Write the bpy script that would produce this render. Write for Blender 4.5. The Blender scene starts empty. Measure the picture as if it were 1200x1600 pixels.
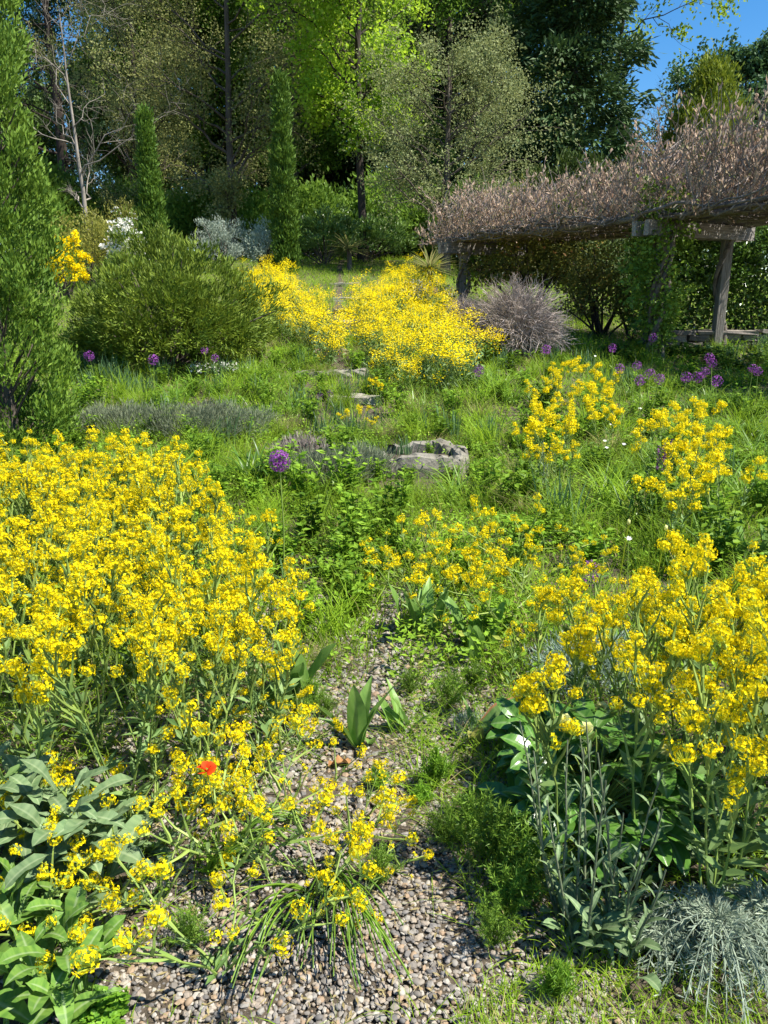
import bpy, math, random
import numpy as np
from mathutils import Vector, Matrix, Euler

# ------------------------------------------------------------------ camera, sky, sun, exposure
S = bpy.context.scene
COL = S.collection
EYE = np.array([0.0, 0.0, 1.6]); PITCH = math.radians(15.3); FPX = 1205.0
cd = bpy.data.cameras.new('camera'); cam = bpy.data.objects.new('camera', cd); COL.objects.link(cam)
cam.location = EYE; cam.rotation_euler = (math.pi / 2 - PITCH, 0, 0)
cd.sensor_fit = 'VERTICAL'; cd.sensor_height = 36.0; cd.lens = 36.0 * FPX / 1600.0
cd.clip_start = 0.05; cd.clip_end = 1000
S.camera = cam
SUN_EL, SUN_AZ = math.radians(57), math.radians(110)      # azimuth from +Y (view direction) towards +X
sun_dir = Vector((math.sin(SUN_AZ) * math.cos(SUN_EL), math.cos(SUN_AZ) * math.cos(SUN_EL), math.sin(SUN_EL)))
w = bpy.data.worlds.new('World'); S.world = w; w.use_nodes = True
wn = w.node_tree.nodes; bg = wn['Background']
sk = wn.new('ShaderNodeTexSky'); sk.sky_type = 'NISHITA'; sk.sun_disc = False
sk.sun_elevation = SUN_EL; sk.sun_rotation = SUN_AZ
sk.air_density = 1.0; sk.dust_density = 0.2; sk.ozone_density = 3.0; sk.altitude = 300
hsky = wn.new('ShaderNodeHueSaturation'); hsky.inputs['Saturation'].default_value = 1.35
w.node_tree.links.new(sk.outputs[0], hsky.inputs['Color']); w.node_tree.links.new(hsky.outputs[0], bg.inputs[0]); bg.inputs[1].default_value = 0.085
sl = bpy.data.lights.new('sun', 'SUN'); sl.energy = 4.8; sl.angle = math.radians(0.53); sl.color = (1.0, 0.95, 0.86)
so = bpy.data.objects.new('sun', sl); COL.objects.link(so); so.rotation_euler = sun_dir.to_track_quat('Z', 'Y').to_euler()
S.view_settings.view_transform = 'Standard'; S.view_settings.look = 'None'
S.view_settings.exposure = 1.1; S.view_settings.gamma = 1.0
S.cycles.max_bounces = 6; S.cycles.diffuse_bounces = 3; S.cycles.transmission_bounces = 3; S.cycles.glossy_bounces = 2
S.cycles.use_adaptive_sampling = True; S.cycles.use_denoising = True

rng = np.random.default_rng(11)
R = math.radians
UP = np.array([0.0, 0.0, 1.0])

# ------------------------------------------------------------------ terrain and pixel helpers
def sst(a, b, x):
    t = np.clip((x - a) / (b - a), 0, 1); return t * t * (3 - 2 * t)
def terr(x, y):
    x = np.asarray(x, float); y = np.asarray(y, float)
    d = np.clip(y - 7.5, 0, 25)
    z = 0.135 * d * d / (d + 1.5)
    z = z * (1 - 0.25 * sst(0.8, 5, x))
    z = z + 0.02 * np.sin(x * 2.1 + 0.5) * np.sin(y * 1.7) * sst(0.5, 3, np.abs(x)) + 0.06 * sst(0.3, 3.0, np.abs(x)) * sst(2, 6, y)
    return z
CP, SP = math.cos(PITCH), math.sin(PITCH)
def ray(px, py):
    u, v = (px - 600) / FPX, (800 - py) / FPX
    return np.array([u, CP + v * SP, -SP + v * CP])
def G(px, py, h=0.0):
    """ground point whose point at height h is seen at this pixel"""
    d = ray(px, py); t = 0.6
    while t < 80:
        p = EYE + d * t
        if p[2] <= terr(p[0], p[1]) + h: break
        t *= 1.01
    p = EYE + d * t
    return np.array([p[0], p[1], float(terr(p[0], p[1]))])
def at(px, py, Y):
    d = ray(px, py); return EYE + d * (Y / d[1])
def foot(px, Y):
    """ground point at depth Y in the column px"""
    x = (px - 600) / FPX * Y * 1.0
    return np.array([x, Y, float(terr(x, Y))])

# ------------------------------------------------------------------ mesh building
def nrm(v): return v / np.maximum(np.linalg.norm(v, axis=-1, keepdims=True), 1e-9)
def runit(r, n): return nrm(r.normal(size=(n, 3)))
class MB:
    def __init__(s): s.V = []; s.F = []; s.T = []; s.M = []; s.n = 0
    def add(s, V, F, t=0.5, mi=0):
        V = np.asarray(V, float).reshape(-1, 3); F = np.asarray(F, int)
        if len(V) == 0: return
        s.V.append(V); s.F.append(F + s.n); s.M.append(np.full(len(F), mi))
        s.T.append(np.broadcast_to(np.asarray(t, float), (len(V),)).copy()); s.n += len(V)
    def mesh(s, name, mats, smooth=False):
        me = bpy.data.meshes.new(name)
        V = np.concatenate(s.V); me.vertices.add(len(V)); me.vertices.foreach_set('co', V.ravel())
        loops = np.concatenate([f.ravel() for f in s.F]); tot = np.concatenate([np.full(len(f), f.shape[1]) for f in s.F])
        me.loops.add(len(loops)); me.loops.foreach_set('vertex_index', loops)
        me.polygons.add(len(tot)); me.polygons.foreach_set('loop_start', np.concatenate([[0], np.cumsum(tot)[:-1]]))
        me.polygons.foreach_set('material_index', np.concatenate(s.M))
        me.polygons.foreach_set('use_smooth', np.full(len(tot), smooth))
        a = me.attributes.new('tint', 'FLOAT', 'POINT'); a.data.foreach_set('value', np.concatenate(s.T))
        me.update(calc_edges=True)
        for m in (mats if isinstance(mats, (list, tuple)) else [mats]): me.materials.append(m)
        return me
    def build(s, name, mats, parent=None, smooth=False, loc=None):
        return put(name, s.mesh(name, mats, smooth), parent, loc)
def put(name, me, parent=None, loc=None, rot=None, sc=None):
    o = bpy.data.objects.new(name, me); COL.objects.link(o); o.parent = parent
    if loc is not None: o.location = loc
    if rot is not None: o.rotation_euler = rot
    if sc is not None: o.scale = (sc, sc, sc) if np.isscalar(sc) else sc
    return o
def tag(o, label, cat, group=None):
    o['label'] = label; o['category'] = cat
    if group: o['group'] = group
    return o
def thing(name, label, cat, loc=(0, 0, 0), rz=0.0, group=None, sc=1.0):
    o = put(name, None, None, loc, (0, 0, rz), sc); o.empty_display_size = 0.1
    return tag(o, label, cat, group)
def kind(o, k): o['kind'] = k; return o
def copy_tree(o, parent=None):
    c = o.copy(); COL.objects.link(c); c.parent = parent
    for ch in list(o.children): copy_tree(ch, c)
    return c

def leaves(mb, C, D, N, L, W, t=0.5, mi=0, fold=0.12, wide=0.45):
    """rhombic folded leaf faces: base, side, tip, side"""
    D = nrm(D); Sd = nrm(np.cross(D, N)); Nn = np.cross(Sd, D)
    n = len(C); L = np.broadcast_to(L, (n,))[:, None]; W = np.broadcast_to(W, (n,))[:, None]
    V = np.stack([C, C + D * L * wide + Sd * W / 2 + Nn * W * fold, C + D * L, C + D * L * wide - Sd * W / 2 + Nn * W * fold], 1)
    mb.add(V, np.arange(n * 4).reshape(n, 4), np.repeat(np.broadcast_to(t, (n,)), 4), mi)
def blades(mb, B, D, H, Wd, bend, t=0.5, mi=0, seg=3, face=None, r=rng, tipdroop=1.0):
    """curved tapering blades: start along D, fall over sideways by bend"""
    n = len(B); D = nrm(D)
    out = np.stack([D[:, 0], D[:, 1], np.zeros(n)], 1)
    a = r.uniform(0, 2 * np.pi, n); out = nrm(out + 0.25 * np.stack([np.cos(a), np.sin(a), 0 * a], 1) * (0.2 + np.linalg.norm(out, axis=1, keepdims=True)))
    H = np.broadcast_to(H, (n,)); Wd = np.broadcast_to(Wd, (n,)); bend = np.broadcast_to(bend, (n,))
    if face is None: face = nrm(np.cross(out, UP) + 0.35 * r.normal(size=(n, 3)) * [1, 1, 0.2])
    rows = []
    for k in range(seg + 1):
        s = k / seg
        c = B + D * (H * s)[:, None] + out * (H * bend * s ** 2 * 0.6)[:, None] - UP * (H * bend * s ** 2.2 * 0.45 * tipdroop)[:, None]
        wk = Wd * (0.75 + 0.6 * s - 1.3 * s ** 2 if seg > 2 else 1 - s) * 0.5 if k < seg else Wd * 0.02
        rows += [c - face * np.asarray(wk).reshape(-1, 1), c + face * np.asarray(wk).reshape(-1, 1)]
    V = np.stack(rows, 1); m = 2 * (seg + 1)
    f = np.array([[2 * k, 2 * k + 1, 2 * k + 3, 2 * k + 2] for k in range(seg)])
    F = (f[None] + (np.arange(n) * m)[:, None, None]).reshape(-1, 4)
    mb.add(V, F, np.repeat(np.broadcast_to(t, (n,)), m), mi)
def tubes(mb, P, Rd, sides=5, t=0.5, mi=0):
    P = np.asarray(P, float); Rd = np.asarray(Rd, float); n, K, _ = P.shape
    T = nrm(np.gradient(P, axis=1)); ref = np.broadcast_to(np.array([0.31, 0.87, 0.22]), T.shape)
    A = nrm(np.cross(T, ref)); Bq = np.cross(T, A)
    an = np.arange(sides) / sides * 2 * np.pi
    V = P[:, :, None] + Rd[:, :, None, None] * (np.cos(an)[:, None] * A[:, :, None] + np.sin(an)[:, None] * Bq[:, :, None])
    idx = np.arange(n * K * sides).reshape(n, K, sides)
    a = idx[:, :-1]; b = np.roll(a, -1, 2); c = idx[:, 1:]; d = np.roll(c, -1, 2)
    F = np.stack([a, b, d, c], -1).reshape(-1, 4)
    mb.add(V, F, np.repeat(np.broadcast_to(t, (n,)), K * sides), mi)
def tube(mb, pts, r0, r1=None, sides=6, t=0.5, mi=0):
    pts = np.asarray(pts, float); r1 = r0 if r1 is None else r1
    tubes(mb, pts[None], np.linspace(r0, r1, len(pts))[None], sides, t, mi)
def box(mb, c, s, rz=0.0, t=0.5, mi=0, jit=0.0, r=rng, ch=0.12):
    """chamfered slightly uneven block"""
    h = np.array(s) / 2.0; e = min(h) * ch
    V = []
    for z in (-1, 1):
        for inset, zz in ((e, h[2]), (0, h[2] - e)) if z > 0 else ((0, h[2] - e), (e, h[2])):
            for sx, sy in ((-1, -1), (1, -1), (1, 1), (-1, 1)):
                V.append([sx * (h[0] - inset), sy * (h[1] - inset), z * zz])
    V = np.array(V)
    # order rows bottom to top
    V = np.concatenate([V[4:8], V[0:4], V[12:16], V[8:12]]) + 0
    if jit: V = V + r.normal(size=V.shape) * jit
    q = []
    for k in range(3):
        for i in range(4): q.append([4 * k + i, 4 * k + (i + 1) % 4, 4 * k + 4 + (i + 1) % 4, 4 * k + 4 + i])
    q += [[3, 2, 1, 0], [12, 13, 14, 15]]
    ca, sa = math.cos(rz), math.sin(rz)
    V = V @ np.array([[ca, sa, 0], [-sa, ca, 0], [0, 0, 1]]) + np.array(c)
    mb.add(V, q, t, mi)

# ------------------------------------------------------------------ materials
def nodes(name):
    m = bpy.data.materials.new(name); m.use_nodes = True
    nt = m.node_tree; nt.nodes.clear(); return m, nt, nt.nodes.new, nt.links.new
def leafm(name, c1, c2, trans=0.35, rough=0.5, spec=0.25, c3=None, objvar=0.25, hue=0.492):
    m, nt, N, Lk = nodes(name)
    out = N('ShaderNodeOutputMaterial'); pr = N('ShaderNodeBsdfPrincipled'); tr = N('ShaderNodeBsdfTranslucent'); mx = N('ShaderNodeMixShader')
    at_ = N('ShaderNodeAttribute'); at_.attribute_name = 'tint'
    cr = N('ShaderNodeValToRGB'); cr.color_ramp.elements[0].color = (*c1, 1); cr.color_ramp.elements[1].color = (*c2, 1)
    if c3:
        cr.color_ramp.elements[1].position = 0.85
        e = cr.color_ramp.elements.new(0.97); e.color = (*c3, 1)
    oi = N('ShaderNodeObjectInfo'); mr = N('ShaderNodeMapRange'); mr.inputs[3].default_value = 1 - objvar; mr.inputs[4].default_value = 1 + objvar
    Lk(oi.outputs['Random'], mr.inputs[0])
    no = N('ShaderNodeTexNoise'); no.inputs['Scale'].default_value = 14; no.inputs['Detail'].default_value = 3
    tc = N('ShaderNodeTexCoord'); Lk(tc.outputs['Object'], no.inputs['Vector'])
    mr2 = N('ShaderNodeMapRange'); mr2.inputs[3].default_value = 0.7; mr2.inputs[4].default_value = 1.3; Lk(no.outputs[0], mr2.inputs[0])
    mu = N('ShaderNodeMath'); mu.operation = 'MULTIPLY'; Lk(mr.outputs[0], mu.inputs[0]); Lk(mr2.outputs[0], mu.inputs[1])
    hs = N('ShaderNodeHueSaturation'); Lk(at_.outputs['Fac'], cr.inputs[0]); Lk(cr.outputs[0], hs.inputs['Color']); Lk(mu.outputs[0], hs.inputs['Value'])
    Lk(hs.outputs[0], pr.inputs['Base Color']); pr.inputs['Roughness'].default_value = rough; pr.inputs['Specular IOR Level'].default_value = spec
    hs2 = N('ShaderNodeHueSaturation'); Lk(hs.outputs[0], hs2.inputs['Color']); hs2.inputs['Value'].default_value = 1.35; hs2.inputs['Hue'].default_value = hue
    Lk(hs2.outputs[0], tr.inputs['Color'])
    mx.inputs[0].default_value = trans; Lk(pr.outputs[0], mx.inputs[1]); Lk(tr.outputs[0], mx.inputs[2]); Lk(mx.outputs[0], out.inputs[0])
    return m
def roughm(name, c1, c2, scale=8, bump=0.4, rough=0.9, stretch=(1, 1, 1), c3=None, tint=0.0):
    m, nt, N, Lk = nodes(name)
    out = N('ShaderNodeOutputMaterial'); pr = N('ShaderNodeBsdfPrincipled'); Lk(pr.outputs[0], out.inputs[0])
    tc = N('ShaderNodeTexCoord'); mp = N('ShaderNodeMapping'); mp.inputs['Scale'].default_value = stretch; Lk(tc.outputs['Object'], mp.inputs[0])
    no = N('ShaderNodeTexNoise'); no.inputs['Scale'].default_value = scale; no.inputs['Detail'].default_value = 8; no.inputs['Roughness'].default_value = 0.65
    Lk(mp.outputs[0], no.inputs['Vector'])
    cr = N('ShaderNodeValToRGB'); cr.color_ramp.elements[0].position = 0.3; cr.color_ramp.elements[1].position = 0.7
    cr.color_ramp.elements[0].color = (*c1, 1); cr.color_ramp.elements[1].color = (*c2, 1)
    if c3: e = cr.color_ramp.elements.new(0.85); e.color = (*c3, 1)
    Lk(no.outputs[0], cr.inputs[0]); last = cr.outputs[0]
    if tint:
        at_ = N('ShaderNodeAttribute'); at_.attribute_name = 'tint'; mr = N('ShaderNodeMapRange'); mr.inputs[3].default_value = 1 - tint; mr.inputs[4].default_value = 1 + tint
        Lk(at_.outputs['Fac'], mr.inputs[0]); hs = N('ShaderNodeHueSaturation'); Lk(last, hs.inputs['Color']); Lk(mr.outputs[0], hs.inputs['Value']); last = hs.outputs[0]
    Lk(last, pr.inputs['Base Color']); pr.inputs['Roughness'].default_value = rough; pr.inputs['Specular IOR Level'].default_value = 0.2
    bp = N('ShaderNodeBump'); bp.inputs['Strength'].default_value = bump; bp.inputs['Distance'].default_value = 0.03; Lk(no.outputs[0], bp.inputs['Height']); Lk(bp.outputs[0], pr.inputs['Normal'])
    return m
def pebblem(name):
    m, nt, N, Lk = nodes(name)
    out = N('ShaderNodeOutputMaterial'); pr = N('ShaderNodeBsdfPrincipled'); Lk(pr.outputs[0], out.inputs[0])
    at_ = N('ShaderNodeAttribute'); at_.attribute_name = 'tint'; oi = N('ShaderNodeObjectInfo')
    ad = N('ShaderNodeMath'); ad.operation = 'ADD'; Lk(at_.outputs['Fac'], ad.inputs[0]); Lk(oi.outputs['Random'], ad.inputs[1])
    fr = N('ShaderNodeMath'); fr.operation = 'FRACT'; Lk(ad.outputs[0], fr.inputs[0])
    cr = N('ShaderNodeValToRGB'); cr.color_ramp.interpolation = 'CONSTANT'
    cols = [(0.18, 0.16, 0.135), (0.25, 0.22, 0.18), (0.30, 0.25, 0.19), (0.14, 0.13, 0.12), (0.27, 0.225, 0.18), (0.34, 0.30, 0.245), (0.20, 0.185, 0.17), (0.30, 0.215, 0.14), (0.25, 0.23, 0.20), (0.37, 0.34, 0.29)]
    el = cr.color_ramp.elements; el[0].color = (*cols[0], 1); el[1].position = 0.1; el[1].color = (*cols[1], 1)
    for i, c in enumerate(cols[2:]): e = el.new(0.2 + 0.1 * i); e.color = (*c, 1)
    Lk(fr.outputs[0], cr.inputs[0])
    tc = N('ShaderNodeTexCoord'); no = N('ShaderNodeTexNoise'); no.inputs['Scale'].default_value = 120; no.inputs['Detail'].default_value = 4
    Lk(tc.outputs['Object'], no.inputs['Vector']); mr = N('ShaderNodeMapRange'); mr.inputs[3].default_value = 0.65; mr.inputs[4].default_value = 1.25; Lk(no.outputs[0], mr.inputs[0])
    hs = N('ShaderNodeHueSaturation'); Lk(cr.outputs[0], hs.inputs['Color']); Lk(mr.outputs[0], hs.inputs['Value']); Lk(hs.outputs[0], pr.inputs['Base Color'])
    pr.inputs['Roughness'].default_value = 0.75; pr.inputs['Specular IOR Level'].default_value = 0.3
    return m
def bladem(name, c1, c2, vein=0.25, trans=0.3, rough=0.38, spec=0.4, objvar=0.2, edge=None):
    """large leaf: parallel to uv-less mesh; tint attribute = 0 at the midrib, 1 at the margin"""
    m, nt, N, Lk = nodes(name)
    out = N('ShaderNodeOutputMaterial'); pr = N('ShaderNodeBsdfPrincipled'); tr = N('ShaderNodeBsdfTranslucent'); mx = N('ShaderNodeMixShader')
    at_ = N('ShaderNodeAttribute'); at_.attribute_name = 'tint'
    tc = N('ShaderNodeTexCoord'); mp = N('ShaderNodeMapping'); mp.inputs['Scale'].default_value = (60, 9, 9); Lk(tc.outputs['Object'], mp.inputs[0])
    no = N('ShaderNodeTexNoise'); no.inputs['Scale'].default_value = 1.5; no.inputs['Detail'].default_value = 5; Lk(mp.outputs[0], no.inputs['Vector'])
    cr = N('ShaderNodeValToRGB'); cr.color_ramp.elements[0].color = (*c1, 1); cr.color_ramp.elements[1].color = (*c2, 1)
    cr.color_ramp.elements[0].position = 0.3; cr.color_ramp.elements[1].position = 0.7; Lk(no.outputs[0], cr.inputs[0])
    rib = N('ShaderNodeMapRange'); rib.inputs[1].default_value = 0.0; rib.inputs[2].default_value = 0.22; rib.inputs[3].default_value = 1.0; rib.inputs[4].default_value = 0.0; Lk(at_.outputs['Fac'], rib.inputs[0])
    mu = N('ShaderNodeMath'); mu.operation = 'MULTIPLY'; mu.inputs[1].default_value = vein; Lk(rib.outputs[0], mu.inputs[0])
    m1 = N('ShaderNodeMix'); m1.data_type = 'RGBA'; Lk(mu.outputs[0], m1.inputs[0]); Lk(cr.outputs[0], m1.inputs[6]); m1.inputs[7].default_value = (0.42, 0.5, 0.28, 1)
    last = m1.outputs[2]
    if edge:
        er = N('ShaderNodeMapRange'); er.inputs[1].default_value = 0.75; er.inputs[2].default_value = 1.0; Lk(at_.outputs['Fac'], er.inputs[0])
        m2 = N('ShaderNodeMix'); m2.data_type = 'RGBA'; Lk(er.outputs[0], m2.inputs[0]); Lk(last, m2.inputs[6]); m2.inputs[7].default_value = (*edge, 1); last = m2.outputs[2]
    oi = N('ShaderNodeObjectInfo'); mr = N('ShaderNodeMapRange'); mr.inputs[3].default_value = 1 - objvar; mr.inputs[4].default_value = 1 + objvar; Lk(oi.outputs['Random'], mr.inputs[0])
    hs = N('ShaderNodeHueSaturation'); Lk(last, hs.inputs['Color']); Lk(mr.outputs[0], hs.inputs['Value'])
    Lk(hs.outputs[0], pr.inputs['Base Color']); Lk(hs.outputs[0], tr.inputs['Color'])
    pr.inputs['Roughness'].default_value = rough; pr.inputs['Specular IOR Level'].default_value = spec
    bp = N('ShaderNodeBump'); bp.inputs['Strength'].default_value = 0.25; bp.inputs['Distance'].default_value = 0.004; Lk(no.outputs[0], bp.inputs['Height']); Lk(bp.outputs[0], pr.inputs['Normal'])
    mx.inputs[0].default_value = trans; Lk(pr.outputs[0], mx.inputs[1]); Lk(tr.outputs[0], mx.inputs[2]); Lk(mx.outputs[0], out.inputs[0])
    return m

M = {}
M['grass'] = leafm('grass_blades', (0.105, 0.20, 0.013), (0.26, 0.40, 0.028), 0.42, spec=0.12, c3=(0.42, 0.36, 0.15))
M['grass2'] = leafm('meadow_blades', (0.10, 0.19, 0.013), (0.25, 0.385, 0.028), 0.42, spec=0.12, c3=(0.42, 0.36, 0.16))
M['weed'] = leafm('weed_leaves', (0.085, 0.18, 0.014), (0.23, 0.37, 0.03), 0.35, spec=0.15, c3=(0.3, 0.34, 0.06))
M['straw'] = leafm('dry_grass', (0.30, 0.24, 0.10), (0.48, 0.40, 0.20), 0.35)
M['stipa'] = leafm('feather_grass', (0.15, 0.21, 0.05), (0.42, 0.36, 0.15), 0.4)
M['strap'] = leafm('strap_leaves', (0.09, 0.19, 0.02), (0.22, 0.36, 0.04), 0.35, 0.4, 0.35)
M['iris'] = leafm('blue_green_straps', (0.06, 0.13, 0.05), (0.15, 0.25, 0.10), 0.3, 0.45)
M['lav'] = leafm('grey_sprigs', (0.13, 0.165, 0.09), (0.27, 0.30, 0.19), 0.2, 0.8, 0.1)
M['silver'] = leafm('silver_sprigs', (0.26, 0.33, 0.25), (0.50, 0.56, 0.45), 0.2, 0.85, 0.1)
M['bluegrey'] = leafm('blue_grey_sprigs', (0.18, 0.26, 0.21), (0.36, 0.44, 0.36), 0.2, 0.85, 0.1)
M['feather'] = leafm('feathery_green', (0.10, 0.24, 0.02), (0.26, 0.46, 0.04), 0.4)
M['featherdk'] = leafm('dark_feathery_green', (0.08, 0.17, 0.02), (0.21, 0.34, 0.04), 0.35)
M['yellow'] = leafm('yellow_petals', (0.82, 0.62, 0.004), (0.93, 0.77, 0.010), 0.3, 0.6, 0.1, objvar=0.06, hue=0.503)
M['bud'] = leafm('yellow_green_stalks', (0.28, 0.36, 0.03), (0.48, 0.50, 0.04), 0.3)
M['mstem'] = leafm('mustard_stems', (0.16, 0.25, 0.05), (0.28, 0.36, 0.08), 0.1)
M['mleaf'] = leafm('mustard_leaves', (0.08, 0.15, 0.04), (0.19, 0.29, 0.09), 0.3)
M['purple'] = leafm('purple_florets', (0.24, 0.045, 0.30), (0.46, 0.14, 0.52), 0.3, 0.6, 0.15, objvar=0.2)
M['purpdk'] = leafm('dark_purple_florets', (0.12, 0.03, 0.14), (0.25, 0.09, 0.26), 0.3)
M['white'] = leafm('white_petals', (0.72, 0.70, 0.60), (0.85, 0.84, 0.78), 0.25)
M['poppy'] = leafm('poppy_petals', (0.80, 0.06, 0.01), (0.88, 0.12, 0.02), 0.4)
M['woad'] = bladem('woad_grey_green_leaf', (0.12, 0.20, 0.085), (0.21, 0.30, 0.135), 0.5, 0.25, 0.55, 0.25)
M['woadg'] = bladem('woad_green_leaf', (0.085, 0.19, 0.03), (0.18, 0.31, 0.05), 0.5, 0.3, 0.5, 0.25)
M['tulip'] = bladem('tulip_leaf', (0.13, 0.26, 0.05), (0.24, 0.39, 0.09), 0.1, 0.35, 0.42, 0.35)
M['tulipy'] = bladem('yellowing_leaf', (0.34, 0.36, 0.08), (0.52, 0.48, 0.14), 0.1, 0.35, 0.5, 0.25)
M['tulipr'] = bladem('red_edged_leaf', (0.10, 0.20, 0.05), (0.18, 0.29, 0.08), 0.1, 0.3, 0.45, 0.3, edge=(0.5, 0.16, 0.09))
M['peony'] = bladem('glossy_dark_leaf', (0.055, 0.15, 0.02), (0.12, 0.25, 0.04), 0.28, 0.25, 0.25, 0.5)
M['dry'] = bladem('dry_brown_leaf', (0.30, 0.14, 0.05), (0.48, 0.27, 0.12), 0.2, 0.15, 0.7, 0.1)
M['cream'] = leafm('pale_yellow_petals', (0.62, 0.62, 0.22), (0.75, 0.75, 0.34), 0.35)
M['bark'] = roughm('grey_bark', (0.05, 0.04, 0.03), (0.15, 0.125, 0.10), 6, 0.8, stretch=(1, 1, 0.25))
M['barkd'] = roughm('dark_bark', (0.02, 0.016, 0.013), (0.07, 0.055, 0.045), 6, 0.8, stretch=(1, 1, 0.25))
M['strapdk'] = leafm('dark_strap_leaves', (0.05, 0.12, 0.015), (0.13, 0.24, 0.03), 0.3, 0.35, 0.4)
M['barkp'] = roughm('pale_bark', (0.16, 0.14, 0.11), (0.36, 0.32, 0.27), 5, 0.5, stretch=(1, 1, 0.3))
M['twig'] = leafm('grey_twigs', (0.17, 0.14, 0.12), (0.40, 0.34, 0.30), 0.0, 0.8, 0.1)
M['vinewood'] = roughm('vine_wood', (0.06, 0.05, 0.042), (0.24, 0.21, 0.18), 9, 0.8, stretch=(1, 1, 1))
M['raceme'] = leafm('vine_buds', (0.52, 0.385, 0.28), (0.76, 0.60, 0.45), 0.3, 0.8, 0.1, c3=(0.40, 0.42, 0.16))
M['timber'] = roughm('weathered_timber', (0.10, 0.09, 0.08), (0.38, 0.35, 0.31), 4, 0.6, stretch=(1, 14, 14), tint=0.25)
M['stone'] = roughm('weathered_stone', (0.12, 0.11, 0.085), (0.32, 0.295, 0.24), 7, 1.0, c3=(0.42, 0.39, 0.33), tint=0.2)
M['stoner'] = roughm('reddish_stone', (0.17, 0.10, 0.07), (0.42, 0.30, 0.22), 7, 0.9, c3=(0.55, 0.46, 0.36), tint=0.2)
M['stoned'] = roughm('dark_wall_stone', (0.10, 0.09, 0.08), (0.25, 0.22, 0.19), 7, 0.9, tint=0.3)
M['pebble'] = pebblem('pebbles')
M['ground'] = roughm('gravelly_soil', (0.055, 0.045, 0.032), (0.15, 0.12, 0.085), 26, 1.0, c3=(0.25, 0.21, 0.16))
# foliage of the trees and shrubs
M['juniper'] = leafm('juniper_sprays', (0.048, 0.115, 0.012), (0.20, 0.31, 0.035), 0.2, 0.6)
M['cypress'] = leafm('cypress_sprays', (0.05, 0.12, 0.012), (0.155, 0.26, 0.03), 0.2, 0.6)
M['goldjun'] = leafm('golden_juniper_sprays', (0.07, 0.115, 0.010), (0.29, 0.34, 0.03), 0.2, 0.6)
M['spreadjun'] = leafm('spreading_juniper_sprays', (0.05, 0.105, 0.010), (0.24, 0.31, 0.03), 0.2, 0.6)
M['worm'] = leafm('wormwood_sprigs', (0.19, 0.25, 0.17), (0.38, 0.44, 0.33), 0.2, 0.85, 0.1)
M['pine'] = leafm('pine_needles', (0.028, 0.065, 0.026), (0.09, 0.155, 0.05), 0.15, 0.6)
M['spruce'] = leafm('spruce_needles', (0.025, 0.062, 0.022), (0.085, 0.15, 0.04), 0.1, 0.6)
M['maple'] = leafm('bright_leaves', (0.13, 0.25, 0.014), (0.32, 0.44, 0.035), 0.5, 0.45)
M['mid'] = leafm('mid_green_leaves', (0.08, 0.16, 0.02), (0.19, 0.31, 0.04), 0.4, 0.5)
M['olive'] = leafm('olive_leaves', (0.13, 0.165, 0.055), (0.30, 0.33, 0.13), 0.3, 0.6)
M['tan'] = leafm('tan_young_leaves', (0.17, 0.20, 0.06), (0.36, 0.38, 0.13), 0.35, 0.6)
M['darkleaf'] = leafm('dark_leaves', (0.035, 0.08, 0.02), (0.12, 0.20, 0.035), 0.25, 0.5)
M['yew'] = leafm('yew_sprays', (0.04, 0.075, 0.015), (0.12, 0.175, 0.03), 0.2, 0.6)
M['round'] = leafm('blue_green_leaves', (0.045, 0.115, 0.04), (0.13, 0.24, 0.085), 0.3, 0.5)
M['rhodo'] = leafm('rhododendron_leaves', (0.06, 0.13, 0.02), (0.17, 0.27, 0.055), 0.25, 0.35, 0.5)
M['hedge'] = leafm('glossy_hedge_leaves', (0.04, 0.10, 0.015), (0.13, 0.23, 0.03), 0.25, 0.3, 0.5)
M['jmaple'] = leafm('orange_green_leaves', (0.08, 0.11, 0.02), (0.20, 0.20, 0.04), 0.4, 0.5, c3=(0.45, 0.19, 0.07))
M['golden'] = leafm('golden_shrub_leaves', (0.14, 0.16, 0.03), (0.33, 0.32, 0.06), 0.35, 0.5)
M['ivy'] = leafm('ivy_leaves', (0.07, 0.14, 0.02), (0.22, 0.33, 0.04), 0.4, 0.4)

#@@STRUCTURE
# ------------------------------------------------------------------ ground
def path_x(y):      # centre line of the worn gravel path
    return np.interp(y, [0, 1.3, 1.8, 2.5, 3.5, 5.0, 6.5, 8.0, 9.5, 11.5, 14, 20, 30], [-0.15, -0.12, -0.1, -0.1, 0.02, 0.28, 0.4, 0.2, -0.05, -0.55, -0.9, -1.15, -1.6])
def path_w(y):      # half width of bare gravel
    return np.interp(y, [0, 1.5, 2.0, 2.5, 3.2, 4.5, 6.5, 8, 12], [0.60, 0.46, 0.24, 0.11, 0.04, 0.02, 0.01, 0.02, 0.10])
ys = np.concatenate([np.linspace(-6, 9, 110), np.linspace(9.3, 40, 70), np.linspace(42, 450, 24)])
xs = np.sinh(np.linspace(-6.2, 6.2, 131)) * 0.95
X, Y = np.meshgrid(xs, ys); Z = terr(X, Y)
Z += (Y < 12) * (np.abs(X) < 8) * rng.normal(size=Z.shape) * 0.006
gi = np.arange(X.size).reshape(X.shape)
mb = MB(); mb.add(np.stack([X, Y, Z], -1), np.stack([gi[:-1, :-1], gi[:-1, 1:], gi[1:, 1:], gi[1:, :-1]], -1).reshape(-1, 4))
ground = kind(mb.build('ground', M['ground'], smooth=True), 'structure')

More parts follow.
